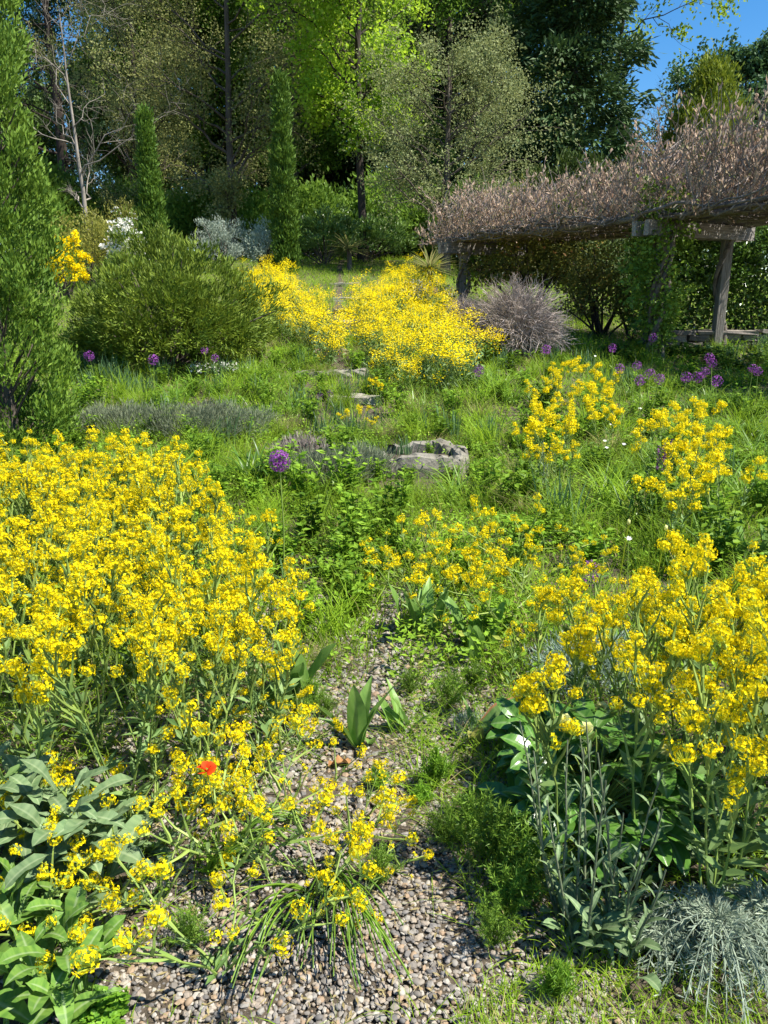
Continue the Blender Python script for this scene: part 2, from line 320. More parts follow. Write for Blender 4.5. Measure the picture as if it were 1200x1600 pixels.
# pebbles
ph = (1 + 5 ** .5) / 2
ICO = nrm(np.array([[-1, ph, 0], [1, ph, 0], [-1, -ph, 0], [1, -ph, 0], [0, -1, ph], [0, 1, ph], [0, -1, -ph], [0, 1, -ph], [ph, 0, -1], [ph, 0, 1], [-ph, 0, -1], [-ph, 0, 1]], float))
ICOF = np.array([[0, 11, 5], [0, 5, 1], [0, 1, 7], [0, 7, 10], [0, 10, 11], [1, 5, 9], [5, 11, 4], [11, 10, 2], [10, 7, 6], [7, 1, 8], [3, 9, 4], [3, 4, 2], [3, 2, 6], [3, 6, 8], [3, 8, 9], [4, 9, 5], [2, 4, 11], [6, 2, 10], [8, 6, 7], [9, 8, 1]])
def pebbles(mb, C, size, r):
    n = len(C); sc = np.stack([r.uniform(.8, 1.25, n), r.uniform(.6, 1.0, n), r.uniform(.4, .7, n)], 1) * size[:, None]
    V = ICO[None] * sc[:, None] * r.uniform(0.82, 1.15, (n, 12, 1))
    a = r.uniform(0, 6.283, n); b = r.normal(size=n) * .3; ca, sa, cb, sb = np.cos(a), np.sin(a), np.cos(b), np.sin(b)
    x, y, z = V[..., 0], V[..., 1], V[..., 2]
    y, z = y * cb[:, None] - z * sb[:, None], y * sb[:, None] + z * cb[:, None]
    x, y = x * ca[:, None] - y * sa[:, None], x * sa[:, None] + y * ca[:, None]
    V = np.stack([x, y, z], -1) + C[:, None]
    mb.add(V, (ICOF[None] + (np.arange(n) * 12)[:, None, None]).reshape(-1, 3), np.repeat(r.random(n), 12))
def subdiv(V, F):
    V = list(map(tuple, V)); cache = {}; out = []
    def mid(a, b):
        k = (min(a, b), max(a, b))
        if k not in cache: cache[k] = len(V); V.append(tuple(nrm((np.array(V[a]) + np.array(V[b])) / 2)))
        return cache[k]
    for a, b, c in F:
        d, e, f = mid(a, b), mid(b, c), mid(c, a); out += [(a, d, f), (d, b, e), (f, e, c), (d, e, f)]
    return np.array(V), np.array(out)
r = np.random.default_rng(5); gm = MB()
def grid_pts(x0, x1, y0, y1, s):
    gx, gy = np.meshgrid(np.arange(x0, x1, s), np.arange(y0, y1, s)); n = gx.size
    return np.stack([gx.ravel() + r.uniform(-.5, .5, n) * s, gy.ravel() + r.uniform(-.5, .5, n) * s], 1)
for (x0, x1, y0, y1, s) in ((-0.82, 0.58, 1.32, 2.0, 0.0128), (-1.1, 0.6, 2.0, 2.9, 0.0185), (-0.7, 0.45, 2.9, 4.2, 0.022)):
    p = grid_pts(x0, x1, y0, y1, s); z = terr(p[:, 0], p[:, 1]) + r.uniform(-.002, .006, len(p))
    pebbles(gm, np.column_stack([p, z]), s * r.choice([.34, .45, .55, .62, .75, .95], len(p)), r)
p = np.column_stack([r.uniform(-1.1, .7, 1500), r.uniform(1.35, 2.8, 1500)]); pebbles(gm, np.column_stack([p, terr(p[:, 0], p[:, 1]) + .008]), r.uniform(.006, .012, 1500), r)
kind(gm.build('pebble_bed', M['pebble'], ground, smooth=False), 'stuff')
IV, IF = subdiv(ICO, ICOF); pm = []
for k in range(12):
    m_ = MB(); V = IV * r.uniform(.86, 1.1, (len(IV), 1)) * [r.uniform(.9, 1.25), r.uniform(.65, .95), r.uniform(.45, .7)]; m_.add(V, IF, r.random()); pm.append(m_.mesh('pebble', M['pebble'], True))
for k in range(300):
    y = r.uniform(1.39, 2.0); x = r.uniform(-.52, .30)
    put('pebble', pm[k % 12], ground, (x, y, float(terr(x, y)) + .007), (r.normal() * .25, r.normal() * .25, r.uniform(0, 6.3)), r.uniform(.0065, .0115))

# ------------------------------------------------------------------ stone steps, trough, wall
r = np.random.default_rng(21)
def rough_stone(name, s, mat, parent=None, loc=None, rz=0.0, jit=.02, n=5, seed=0):
    """block cut into a grid, its faces and edges worn uneven"""
    q = np.random.default_rng(seed + 77); bmx = MB(); g = np.linspace(-1, 1, n); vs = {}; V = []; F = []
    def vid(p):
        k = tuple(np.round(p, 4))
        if k not in vs: vs[k] = len(V); V.append(p)
        return vs[k]
    for ax in range(3):
        for sg in (-1, 1):
            for i in range(n - 1):
                for j in range(n - 1):
                    c = []
                    for (a, b) in ((i, j), (i + 1, j), (i + 1, j + 1), (i, j + 1)):
                        p = np.zeros(3); p[ax] = sg; p[(ax + 1) % 3] = g[a]; p[(ax + 2) % 3] = g[b]; c.append(vid(p))
                    F.append(c if sg > 0 else c[::-1])
    V = np.array(V); ln = np.linalg.norm(V, axis=1, keepdims=True); V = V * (1 - .10 * (ln - 1))
    V = V * np.array(s) / 2 + q.normal(size=V.shape) * jit
    bmx.add(V, F, q.random()); o = bmx.build(name, mat, parent, smooth=False, loc=loc); o.rotation_euler = (q.normal() * .02, q.normal() * .02, rz); return o
# (px, py of the front top edge middle, width m, depth m, height m, colour, words)
STEPS = [(555, 632, .75, .34, .13, 'stone', 'half buried flat stone step at the foot of the garden stair'),
         (492, 590, .62, .42, .14, 'stone', 'long pale stone step crossed by a grass tuft'),
         (545, 588, .55, .42, .13, 'stone', 'short pale stone step beside small yellow mustard plant'),
         (514, 556, .62, .45, .13, 'stoner', 'reddish stone step with a dark gap below it'),
         (512, 536, .85, .6, .16, 'stone', 'broad grey stone slab above the reddish step'),
         (546, 508, .5, .45, .15, 'stone', 'narrow stone step under the yellow bank at mid stair'),
         (541, 489, .6, .5, .15, 'stone', 'stone step between the two yellow banks, sixth up the stair'),
         (540, 470, .7, .5, .15, 'stone', 'stone step between the two yellow banks, seventh up the stair'),
         (537, 447, .9, .6, .16, 'stone', 'topmost pale stone step below the cypress')]
for i, (px, py, a, b, h, mt, lb) in enumerate(STEPS):
    p = G(px, py, .03)
    o = rough_stone('stone_step', (a, b, h + .12), M[mt], None, (p[0], p[1] + b / 2, p[2] + .03 - h * .35), r.normal() * .08, .014, 6, i)
    tag(o, lb, 'step', 'stone steps of the garden stair')
# stone trough: an uneven ring wall, open at the back, filled with soil and plants
tp = G(655, 738); tr = thing('stone_trough', 'rough pale stone trough sunk in the meadow, planted inside', 'trough', tp + [0, 0, .05])
def ring(seed, a0, a1, ax, ay, th, h0, h1, name, n=26, rows=5):
    q = np.random.default_rng(seed); V = []; an = np.linspace(a0, a1, n)
    prof = [(1.0, 0), (1.02, .5), (.98, .9), (.93, 1.0), (1 - th * .6, 1.02), (1 - th, .95), (1 - th, .4), (1 - th, 0)]
    for i, t in enumerate(an):
        hh = h0 + (h1 - h0) * i / (n - 1) + .035 * math.sin(5 * t + seed) + q.normal() * .012
        for (k, z) in prof:
            sx, sy = abs(math.cos(t)) ** .55 * np.sign(math.cos(t)), abs(math.sin(t)) ** .55 * np.sign(math.sin(t))
            V.append([ax * k * sx + q.normal() * .012, ay * k * sy + q.normal() * .012, z * hh + q.normal() * .008 - .06])
    m = len(prof); F = [[i * m + j, i * m + j + 1, (i + 1) * m + j + 1, (i + 1) * m + j] for i in range(n - 1) for j in range(m - 1)]
    F += [list(range(4)) , [4, 5, 6, 7]]
    b_ = MB(); b_.add(V, F[:-2]); return b_.build(name, M['stone'], tr, smooth=False)
ring(3, R(185), R(360), .46, .34, .26, .19, .22, 'trough_wall'); ring(8, R(0), R(120), .46, .34, .26, .22, .25, 'trough_wall')
sb = MB(); an = np.linspace(0, 6.283, 18, endpoint=False); sb.add(np.concatenate([[[0, 0, .11]], np.column_stack([.40 * np.cos(an), .30 * np.sin(an), .07 + .02 * np.sin(3 * an)])]), [[0, 1 + i, 1 + (i + 1) % 18] for i in range(18)])
sb.build('soil', M['ground'], tr)
# low retaining wall under the hedge
wl = thing('retaining_wall', 'low dark dry-stone wall under the glossy hedge', 'wall', (5.1, 15.0, 0))
wz = float(terr(7, 15)); k = 0
for c in range(3):
    x = 0.0
    while x < 6.5:
        l_ = r.uniform(.35, .75); rough_stone('wall_stone', (l_ - .015, .34, .135), M['stoned'], wl, (x + l_ / 2, r.normal() * .012, wz - .05 + c * .14), 0, .009, 4, 100 + k); x += l_; k += 1
x = -.05
while x < 6.5:
    l_ = r.uniform(.8, 1.2); rough_stone('cap_stone', (l_ - .01, .42, .07), M['stoned'], wl, (x + l_ / 2, 0, wz + .335), 0, .006, 4, 200 + k); x += l_; k += 1

# ------------------------------------------------------------------ pergola and its vine
r = np.random.default_rng(33)
P1 = np.array([1.86, 19.0]); P2 = np.array([4.80, 14.0]); du = nrm(P2 - P1); dv = np.array([-du[1], du[0]]); span = np.linalg.norm(P2 - P1)
dv = dv if dv[0] > 0 else -dv
ZB = 2.90; UA = math.atan2(du[1], du[0]); VA = math.atan2(dv[1], dv[0])
pg = thing('pergola', 'weathered grey timber pergola carrying a brown vine', 'pergola', (P1[0], P1[1], 0))
def pl(u, v): return np.array([du[0] * u + dv[0] * v, du[1] * u + dv[1] * v])
for i in range(3):
    for v in (0, 1.7):
        q = pl(i * span, v); wq = q + P1; z0 = float(terr(wq[0], wq[1])) - .1
        b_ = MB(); box(b_, (0, 0, 0), (ZB - .16 - z0, .17, .17), 0, r.random(), jit=.004)
        o = b_.build('post', M['timber'], pg, loc=(q[0], q[1], (ZB - .16 + z0) / 2)); o.rotation_euler = (0, R(90), 0)
    for s in (-.13, .13):
        b_ = MB(); box(b_, (0, 0, 0), (2.8, .09, .24), 0, r.random(), jit=.004)
        q = pl(i * span + s, .8); b_.build('cross_beam', M['timber'], pg, loc=(q[0], q[1], ZB - .12)).rotation_euler = (0, 0, VA)
for v in np.linspace(-.25, 1.95, 5):
    pts = np.array([[*pl(u, v + .04 * math.sin(u * 1.3 + v * 5)), ZB + .055 + .02 * math.sin(u * 1.7 + v * 3)] for u in np.linspace(-.9, 2.35 * span, 22)])
    b_ = MB(); tube(b_, pts, .055, .045, 7, r.random()); b_.build('rail', M['timber'], pg, smooth=True)
vn = thing('climbing_vine', 'pinkish brown leafless vine massed on top of the pergola', 'vine', (P1[0], P1[1], 0))
for (u0, v0) in ((.1, -.05), (span + .12, -.1), (span - .15, .1), (.05, 1.7), (span, 1.7)):
    wq = pl(u0, v0) + P1; z0 = float(terr(*wq)) - .05
    for s in range(3):
        a = r.uniform(0, 6.3); tt = np.linspace(0, 1, 16)
        pts = np.column_stack([np.array([pl(u0, v0)] * 16) + np.column_stack([.14 * np.cos(a + tt * 7), .14 * np.sin(a + tt * 7)]), z0 + tt * (ZB - z0 + .1)])
        b_ = MB(); tube(b_, pts, .045, .03, 6); b_.build('trunk', M['vinewood'], vn, smooth=True)
b_ = MB(); nb = 120; tt = np.linspace(0, 1, 14); Pb = []
for i in range(nb):
    u0 = r.uniform(-1.0, 2.0 * span); ln = r.uniform(1.8, 5.0); v0 = r.uniform(-.5, 2.0) if i > 44 else r.uniform(-.6, .1); a = r.uniform(0, 6)
    u = u0 + tt * ln; v = v0 + .10 * np.sin(a + tt * 11) + .05 * np.sin(a * 3 + tt * 23) + r.normal() * .25 * tt; z = ZB + .08 + .06 * np.sin(a * 2 + tt * 9) + .03 * np.sin(a * 5 + tt * 21) + tt * r.uniform(-.1, .15)
    Pb.append(np.column_stack([du[0] * u + dv[0] * v, du[1] * u + dv[1] * v, z]))
tubes(b_, np.array(Pb), np.linspace(.028, .009, 14)[None] * r.uniform(.6, 1.25, nb)[:, None], 5)
b_.build('branches', M['vinewood'], vn, smooth=True)
ns = 7500; u = r.uniform(-1.05, 2.25 * span, ns); v = r.uniform(-.65, 2.2, ns); big = 1.0 + .16 * np.sin(u * 1.1 + 1) + .22 * np.sin(u * 2.9 + v * 2) * np.sin(v * 2.3 + u) + .55 * sst(1, 8, u)
big *= sst(-1.25, -.2, u) * .75 + .25
z0 = ZB + (-.02 + .72 * r.random(ns) ** 1.35) * big; D = nrm(np.column_stack([r.normal(size=(ns, 2)) * .75, np.ones(ns)])); Ls = r.uniform(.22, .6, ns) * big
tt = np.linspace(0, 1, 3); C0 = np.column_stack([du[0] * u + dv[0] * v, du[1] * u + dv[1] * v, z0])
Ps = C0[:, None] + D[:, None] * (Ls[:, None] * tt)[..., None] + np.cumsum(r.normal(size=(ns, 3, 3)), 1) * .035 * (tt > 0)[:, None]
b_ = MB(); tubes(b_, Ps, np.broadcast_to(np.linspace(.010, .004, 3), (ns, 3)), 3, r.random(ns)); kind(b_.build('shoots', M['twig'], vn), 'stuff')
nr = 26000; i = r.integers(0, ns, nr); s = r.uniform(.25, 1, nr); f = s * 2; k = np.minimum(f.astype(int), 1); fr = (f - k)[:, None]
C = Ps[i, k] * (1 - fr) + Ps[i, k + 1] * fr; D = nrm(r.normal(size=(nr, 3)) * .5 + UP * np.where(r.random(nr) < .62, 1, -1)[:, None]); b_ = MB(); Lr = r.uniform(.06, .15, nr); tn = r.random(nr) ** 1.3
for _ in range(2): leaves(b_, C, D, runit(r, nr), Lr, r.uniform(.022, .042, nr), tn)
kind(b_.build('flower_buds', M['raceme'], vn), 'stuff')

# ------------------------------------------------------------------ trees
def kids(r, P, Rd, n, t0, t1, lenf, fwd, side, up, bend, wob, K, rr):
    N, Kp, _ = P.shape; idx = np.repeat(np.arange(N), n); m = len(idx)
    t = t0 + (t1 - t0) * ((np.tile(np.arange(n), N) + r.random(m)) / n)
    f = t * (Kp - 1); k = np.minimum(f.astype(int), Kp - 2); fr = (f - k)[:, None]
    pos = P[idx, k] * (1 - fr) + P[idx, k + 1] * fr; pd = nrm(P[idx, k + 1] - P[idx, k]); rad = Rd[idx, k] * (1 - fr[:, 0]) + Rd[idx, k + 1] * fr[:, 0]
    q = runit(r, m); perp = nrm(q - (q * pd).sum(1, keepdims=True) * pd)
    d = nrm(pd * fwd + perp * side + UP * up); L = lenf(t, np.linalg.norm(P[idx, -1] - P[idx, 0], axis=1)) * r.uniform(.75, 1.2, m)
    s = np.linspace(0, 1, K); noise = np.cumsum(r.normal(size=(m, K, 3)), 1) * wob; noise -= noise[:, :1]
    Q = pos[:, None] + d[:, None] * (L[:, None] * s)[..., None] + UP * (bend * L[:, None] * s ** 2)[..., None] + noise * L[:, None, None]
    r0 = np.maximum(rad * rr, .006); return Q, r0[:, None] * (1 - .75 * s)[None], t
def trunk_line(r, H, r0, K=10, lean=(0, 0), wob=.03):
    s = np.linspace(0, 1, K); nz = np.cumsum(r.normal(size=(K, 2)), 0) * wob * H / K; nz -= nz[0]
    P = np.column_stack([nz + np.outer(s * H, lean), s * H - .2]); Rr = r0 * (1 - .85 * s); Rr[0] *= 1.35
    return P[None], Rr[None]
def leafcloud(r, mb, P, per, L, W, jit, droop=0.0, upn=.7, tclump=.6):
    n, K, _ = P.shape; i = np.repeat(np.arange(n), per); m = len(i)
    f = r.uniform(.15, 1, m) * (K - 1); k = np.minimum(f.astype(int), K - 2); fr = (f - k)[:, None]
    C = P[i, k] * (1 - fr) + P[i, k + 1] * fr + r.normal(size=(m, 3)) * jit
    D = nrm(runit(r, m) + nrm(P[i, -1] - P[i, 0]) * .5 - UP * droop); N = nrm(runit(r, m) * .8 + UP * upn)
    t = np.clip(tclump * r.random(n)[i] + (1 - tclump) * r.random(m), 0, .999)
    leaves(mb, C, D, N, L * r.uniform(.7, 1.3, m), W * r.uniform(.7, 1.3, m), t)
def broadleaf(name, label, base, H, r0, cw, z0, n, per, L, W, leaf, bark, seed, lean=(0, 0), jit=.12, up=.25, droop=.2, group=None, cat='tree', shape=None, twig_leaf=None, wob=.035):
    r = np.random.default_rng(seed); P, Q = trunk_line(r, H, r0, 10, lean)
    t = thing(name, label, cat, base, 0, group); wood = MB(); tubes(wood, P, Q, 9)
    sh = shape or (lambda t: np.sqrt(np.clip(1 - ((t - (z0 + .98) / 2) / ((.99 - z0) * .56)) ** 2, .06, 1)))
    A, Ar, _ = kids(r, P, Q, n[0], z0, .985, lambda t, pl_: cw * sh(t), .35, 1, up, .05, wob, 7, .45); tubes(wood, A, Ar, 5)
    B, Br, _ = kids(r, A, Ar, n[1], .25, 1, lambda t, pl_: pl_ * .42, .7, .75, .12, 0, .05, 5, .55); tubes(wood, B, Br, 4)
    C, Cr, _ = kids(r, B, Br, n[2], .2, 1, lambda t, pl_: np.maximum(pl_ * .5, .3), .7, .8, .05, -.1, .06, 4, .6)
    if not per: tubes(wood, C, Cr, 3)
    wood.build('trunk', bark, t, smooth=True)
    if per:
        cr = MB(); leafcloud(r, cr, C, per, L, W, jit, droop); cr.build('crown', leaf, t)
    return t
def spruce(name, label, base, H, r0, cw, z0, nb, per, leaf, seed, group=None, droop=.35, L=.34, W=.10, pw=.85, twist=0):
    r = np.random.default_rng(seed); P, Q = trunk_line(r, H, r0, 12, wob=.01); t = thing(name, label, 'tree', base, 0, group); wood = MB(); tubes(wood, P, Q, 8)
    s = z0 + (1 - z0) * r.random(nb) ** 1.15; a = r.uniform(0, 6.283, nb); ln = cw * (1 - (s - z0) / (1 - z0)) ** pw * r.uniform(.72, 1.12, nb) + .25
    d = np.column_stack([np.cos(a), np.sin(a), np.full(nb, .12)]); pos = np.column_stack([np.zeros((nb, 2)), s * H]); u = np.linspace(0, 1, 7)
    A = pos[:, None] + d[:, None] * (ln[:, None] * u)[..., None] - UP * (ln[:, None] * (droop * u ** 1.2 - .28 * droop * u ** 3))[..., None] + np.cumsum(r.normal(size=(nb, 7, 3)), 1) * .02
    tubes(wood, A, np.maximum(.05 * ln[:, None] / cw, .012) * (1 - .8 * u)[None], 4); wood.build('trunk', M['barkd'], t, smooth=True)
    B, Br, _ = kids(r, A, np.full(A.shape[:2], .02), 14, .08, 1, lambda t_, pl_: np.maximum(pl_ * .28, .25), .8, .7, -.12, -.25, .04, 4, .5)
    cr = MB(); leafcloud(r, cr, B, per, L, W, .07, .55, .9, .7); cr.build('crown', leaf, t); return t
def pine(name, label, base, H, r0, cw, z0, nb, leaf, seed, group=None):
    r = np.random.default_rng(seed); P, Q = trunk_line(r, H, r0, 12, wob=.02); t = thing(name, label, 'tree', base, 0, group); wood = MB(); tubes(wood, P, Q, 9)
    A, Ar, _ = kids(r, P, Q, nb, z0, .98, lambda t_, pl_: cw * np.clip(1.25 - .9 * t_, .2, 1), .1, 1, .12, .12, .05, 7, .3); tubes(wood, A, Ar, 5)
    B, Br, _ = kids(r, A, Ar, 9, .35, 1, lambda t_, pl_: pl_ * .3, .7, .7, .25, .1, .05, 4, .5); tubes(wood, B, Br, 3)
    wood.build('trunk', M['barkd'], t, smooth=True); cr = MB()
    C, Cr, _ = kids(r, B, Br, 5, .3, 1, lambda t_, pl_: np.maximum(pl_ * .35, .2), .8, .6, .4, 0, .03, 3, .5)
    m = len(C); per = 22; i = np.repeat(np.arange(m), per); tip = C[i, -1] + (C[i, 0] - C[i, -1]) * r.random((m * per, 1)) * .8
    D = nrm(runit(r, m * per) + nrm(C[i, -1] - C[i, 0]) * .9 + UP * .2); leaves(cr, tip, D, runit(r, m * per), r.uniform(.14, .26, m * per), .035, np.clip(.6 * r.random(m)[i] + .4 * r.random(m * per), 0, .999))
    cr.build('crown', leaf, t); return t
def cloud_crown(r, mb, C, O, cr_, per, L, W, up=.3, out=.7, rand=.6, flat=.7, tilt=None):
    """sprays clumped about centres C that face outward O"""
    n = len(C); i = np.repeat(np.arange(n), per); m = len(i)
    pos = C[i] + r.normal(size=(m, 3)) * cr_ * [1, 1, flat]
    D = nrm(O[i] * out + UP * up + runit(r, m) * rand); N = nrm(O[i] * .6 + UP * .5 + runit(r, m) * .7)
    t = np.clip(.5 * r.random(n)[i] + .5 * r.random(m), 0, .999); leaves(mb, pos, D, N, L * r.uniform(.6, 1.35, m), W * r.uniform(.7, 1.3, m), t)
def tufted(r, C, O, tuft, ratio=7):
    """gather the spray centres into rounded tufts so the surface is lumpy with dark gaps"""
    n = len(C); j = r.choice(n, max(n // ratio, 8), replace=False); T = C[j]
    d2 = ((C[:, None] - T[None]) ** 2).sum(-1); i = d2.argmin(1); q = nrm(runit(r, n) + O * .9 + UP * .25)
    Cn = T[i] + q * tuft * r.uniform(.55, 1.1, (n, 1)) * r.uniform(.7, 1.25, len(T))[i][:, None]; keep = r.random(n) < .38; Cn[keep] = C[keep] - O[keep] * tuft * .25; D = nrm(q + O * .4); D[keep] = O[keep]; return Cn, D, i
def columnar(name, label, base, H, rad, n, per, L, W, leaf, seed, cr_, prof, lean=0.0, group=None, core=.45, tuft=0.0, up=.85, out=.45, flat=1.3, trunk=.16):
    r = np.random.default_rng(seed); t = thing(name, label, 'tree', base, 0, group); wood = MB(); P, Q = trunk_line(r, H * .92, rad * trunk, 8, wob=.01); tubes(wood, P, Q, 8)
    s = r.random(n); a = r.uniform(0, 6.283, n); k = np.where(r.random(n) < .8, r.uniform(.72, 1.06, n), r.uniform(core, .75, n))
    lump = 1 + .09 * np.sin(3 * a + s * 21) + .07 * np.sin(5 * a - s * 33)
    rr = rad * prof(s) * k * lump; O = np.column_stack([np.cos(a), np.sin(a), np.zeros(n)]); C = np.column_stack([rr * np.cos(a) + lean * s * H, rr * np.sin(a), s * H])
    if tuft: C, O, _ = tufted(r, C, O, tuft); C[:, 2] = np.maximum(C[:, 2], .03)
    # limbs that carry the sprays
    sel = r.choice(n, min(n, 160), replace=False); tt = np.linspace(0, 1, 4); st = np.column_stack([lean * C[sel, 2], 0 * sel, np.maximum(C[sel, 2] - rr[sel] * 1.4, .05)])
    tubes(wood, st[:, None] * (1 - tt[:, None]) + C[sel][:, None] * tt[:, None], np.broadcast_to(np.linspace(.018, .006, 4), (len(sel), 4)), 3)
    wood.build('trunk', M['bark'], t, smooth=True); cr = MB()
    cloud_crown(r, cr, C, O, cr_, per, L, W, up, out, .55, flat); cr.build('crown', leaf, t); return t
def shrub(name, label, base, rx, ry, h, n, per, L, W, leaf, seed, cr_=.12, up=.45, out=.7, rand=.7, bark='bark', group=None, cat='shrub', z0=.12, lumps=.16, core=.55, stems=14, fl=None, tuft=0.0):
    r = np.random.default_rng(seed); t = thing(name, label, cat, base, 0, group); d = runit(r, n); d[:, 2] = np.abs(d[:, 2]) * 1.0 - z0; d = nrm(d)
    a = np.arctan2(d[:, 1], d[:, 0]); lm = 1 + lumps * np.sin(3 * a + seed + 4 * d[:, 2]) + lumps * .8 * np.sin(7 * a + 9 * d[:, 2] + seed * 2)
    k = np.where(r.random(n) < .75, r.uniform(.8, 1.04, n), r.uniform(core, .82, n)) * lm
    C = d * k[:, None] * [rx, ry, h * .62] + [0, 0, h * .38]; C[:, 2] = np.maximum(C[:, 2], .03)
    if tuft: C, d, _ = tufted(r, C, d, tuft); C[:, 2] = np.maximum(C[:, 2], .03)
    wood = MB(); sel = r.choice(n, min(n, stems), replace=False); tt = np.linspace(0, 1, 5); q0 = np.column_stack([r.normal(size=(len(sel), 2)) * .06, np.zeros(len(sel)) - .05])
    mid_ = (q0 + C[sel]) / 2 + UP * .1 * h; Pw = q0[:, None] * ((1 - tt) ** 2)[:, None] + mid_[:, None] * (2 * tt * (1 - tt))[:, None] + C[sel][:, None] * (tt ** 2)[:, None]
    tubes(wood, Pw, np.broadcast_to(np.linspace(.03, .008, 5) * min(1, h), (len(sel), 5)), 5); wood.build('stem', M[bark], t, smooth=True); cr = MB()
    cloud_crown(r, cr, C, d, cr_, per, L, W, up, out, rand); cr.build('foliage', leaf, t)
    if fl:
        fm, nf, fs = fl; sel = r.choice(n, nf); fc = MB(); cc = C[sel] + d[sel] * cr_ * .9; keep = d[sel][:, 2] > -.1; cc = cc[keep]
        i = np.repeat(np.arange(len(cc)), 9); leaves(fc, cc[i] + r.normal(size=(len(i), 3)) * fs * .6, runit(r, len(i)) + UP * .5, runit(r, len(i)) + UP, fs, fs * .9, r.random(len(i))); fc.build('blossom', fm, t)
    return t
# --- the wood behind the garden
pine('pine_tree', 'dark open pine with sky showing between its branches, behind the pale bare tree', foot(135, 42), 19, .34, 4.6, .22, 34, M['pine'], 101)
p_ = pine('pine_tree', 'dark pine rising between the bright green tree and the spruce, thicker trunk', foot(690, 45), 21, .36, 4.2, .3, 34, M['pine'], 102)
p_ = copy_tree(p_); p_.location = foot(632, 47); p_.rotation_euler = (0, 0, 2.2); p_.scale = (.82, .82, 1.05); p_['label'] = 'slender dark pine just behind the bright green tree'
broadleaf('bare_tree', 'pale grey nearly bare tree with crooked branches beside the dark pine', foot(168, 29), 8.2, .095, 2.6, .22, (13, 6, 5), 0, .1, .06, M['tan'], M['barkp'], 104, (-.06, 0), wob=.09, up=.5)
yt = broadleaf('young_leaf_tree', 'wide tree with sparse tan-olive young leaves behind the slim cypresses', foot(375, 34), 16, .18, 4.3, .08, (40, 9, 7), 17, .11, .075, M['tan'], M['bark'], 105, jit=.15)
yt = copy_tree(yt); yt.location = foot(250, 37); yt.rotation_euler = (0, 0, 1.9); yt.scale = (.78, .78, .88); yt['label'] = 'second tan-olive tree with thin leaves, closer to the pale bare tree'
gt = broadleaf('green_tree', 'soft mid green tree filling the gap between pine and olive tree', foot(235, 46), 20, .3, 5.0, .25, (34, 9, 7), 20, .17, .12, M['mid'], M['bark'], 106, jit=.2)
broadleaf('bright_tree', 'bright yellow-green broadleaf tree with a straight bare lower trunk', foot(568, 31), 17, .17, 3.3, .22, (40, 8, 7), 15, .15, .11, M['maple'], M['barkd'], 107, jit=.16, droop=.35)
broadleaf('grey_green_tree', 'rounded grey-green tree in front of the pines', foot(690, 28), 6.7, .18, 2.9, .10, (36, 8, 7), 17, .085, .055, M['olive'], M['bark'], 108, jit=.1)
columnar('spruce_tree', 'tall dense dark spruce with drooping boughs', foot(868, 40), 23, 3.9, 1600, 34, .36, .12, M['spruce'], 109, .26, lambda s: np.clip((1 - s) * (1 + .10 * np.sin(s * 75)), .02, 1), tuft=.55, up=-.25, out=.9, flat=.7, core=.2, trunk=.05)
broadleaf('tulip_tree', 'bright leafy bough of a tall tree against the blue sky', foot(915, 45), 20.5, .2, 5.0, .58, (20, 8, 6), 11, .19, .15, M['maple'], M['barkd'], 110, (.03, 0), jit=.14, droop=.4, up=.0, shape=lambda t: 1.25 - .7 * t)
broadleaf('round_tree', 'dense round blue-green tree standing against the sky', foot(1112, 52), 12.9, .3, 3.9, .10, (46, 9, 7), 17, .24, .17, M['round'], M['bark'], 111, jit=.16, shape=lambda t: np.sqrt(np.clip(1 - ((t - .5) / .53) ** 2, .1, 1)))
columnar('golden_conifer', 'golden green conifer in front of the round tree', foot(1064, 42), 10.0, 2.6, 520, 38, .26, .085, M['goldjun'], 112, .24, lambda s: np.clip(1 - s ** 2.4, .03, 1) ** .75, tuft=.42, trunk=.06)
broadleaf('bare_tree', 'hazy grey leafless tree between the spruce and the golden conifer', foot(1008, 45), 9.6, .16, 2.4, .2, (24, 8, 8), 0, .1, .05, M['tan'], M['barkp'], 113, wob=.05)
shrub('yew', 'dark olive yew with spreading sprays at the foot of the spruce', foot(850, 30), 2.6, 1.6, 3.9, 520, 46, .20, .07, M['yew'], 114, .18, tuft=.35)
shrub('yew', 'small dark yew showing above the vine, next to the golden conifer', foot(965, 31), 2.0, 1.5, 3.9, 330, 46, .20, .07, M['yew'], 116, .18, tuft=.35)
# background trunks and crowns that close the wood
r = np.random.default_rng(50)
back_a = broadleaf('woodland_tree', 'dark leafy tree deep in the wood behind the garden', foot(420, 52), 20, .3, 5.5, .10, (40, 9, 7), 12, .30, .21, M['darkleaf'], M['barkd'], 120, jit=.25, group='dark trees deep in the wood')
back_b = spruce('woodland_conifer', 'dark conifer deep in the wood behind the garden', foot(520, 50), 22, .3, 4.6, .04, 170, 9, M['pine'], 121, group='dark conifers deep in the wood', L=.5, W=.16)
for i, (px, Yd, s, src) in enumerate([(300, 55, 1.0, 0), (480, 56, .95, 0), (610, 58, 1.05, 0), (700, 56, .9, 0), (790, 54, .95, 0), (150, 60, .7, 0), (60, 56, .62, 0), (390, 50, .9, 1), (640, 51, .8, 1), (755, 47, .95, 1), (250, 58, .85, 1), (945, 60, .36, 0), (1215, 60, .42, 0), (-90, 58, .9, 0), (1330, 62, .8, 0)]):
    o = copy_tree(back_b if src else back_a); o.location = foot(px, Yd); o.rotation_euler = (0, 0, r.uniform(0, 6.3)); o.scale = (s, s, s * r.uniform(.92, 1.08))
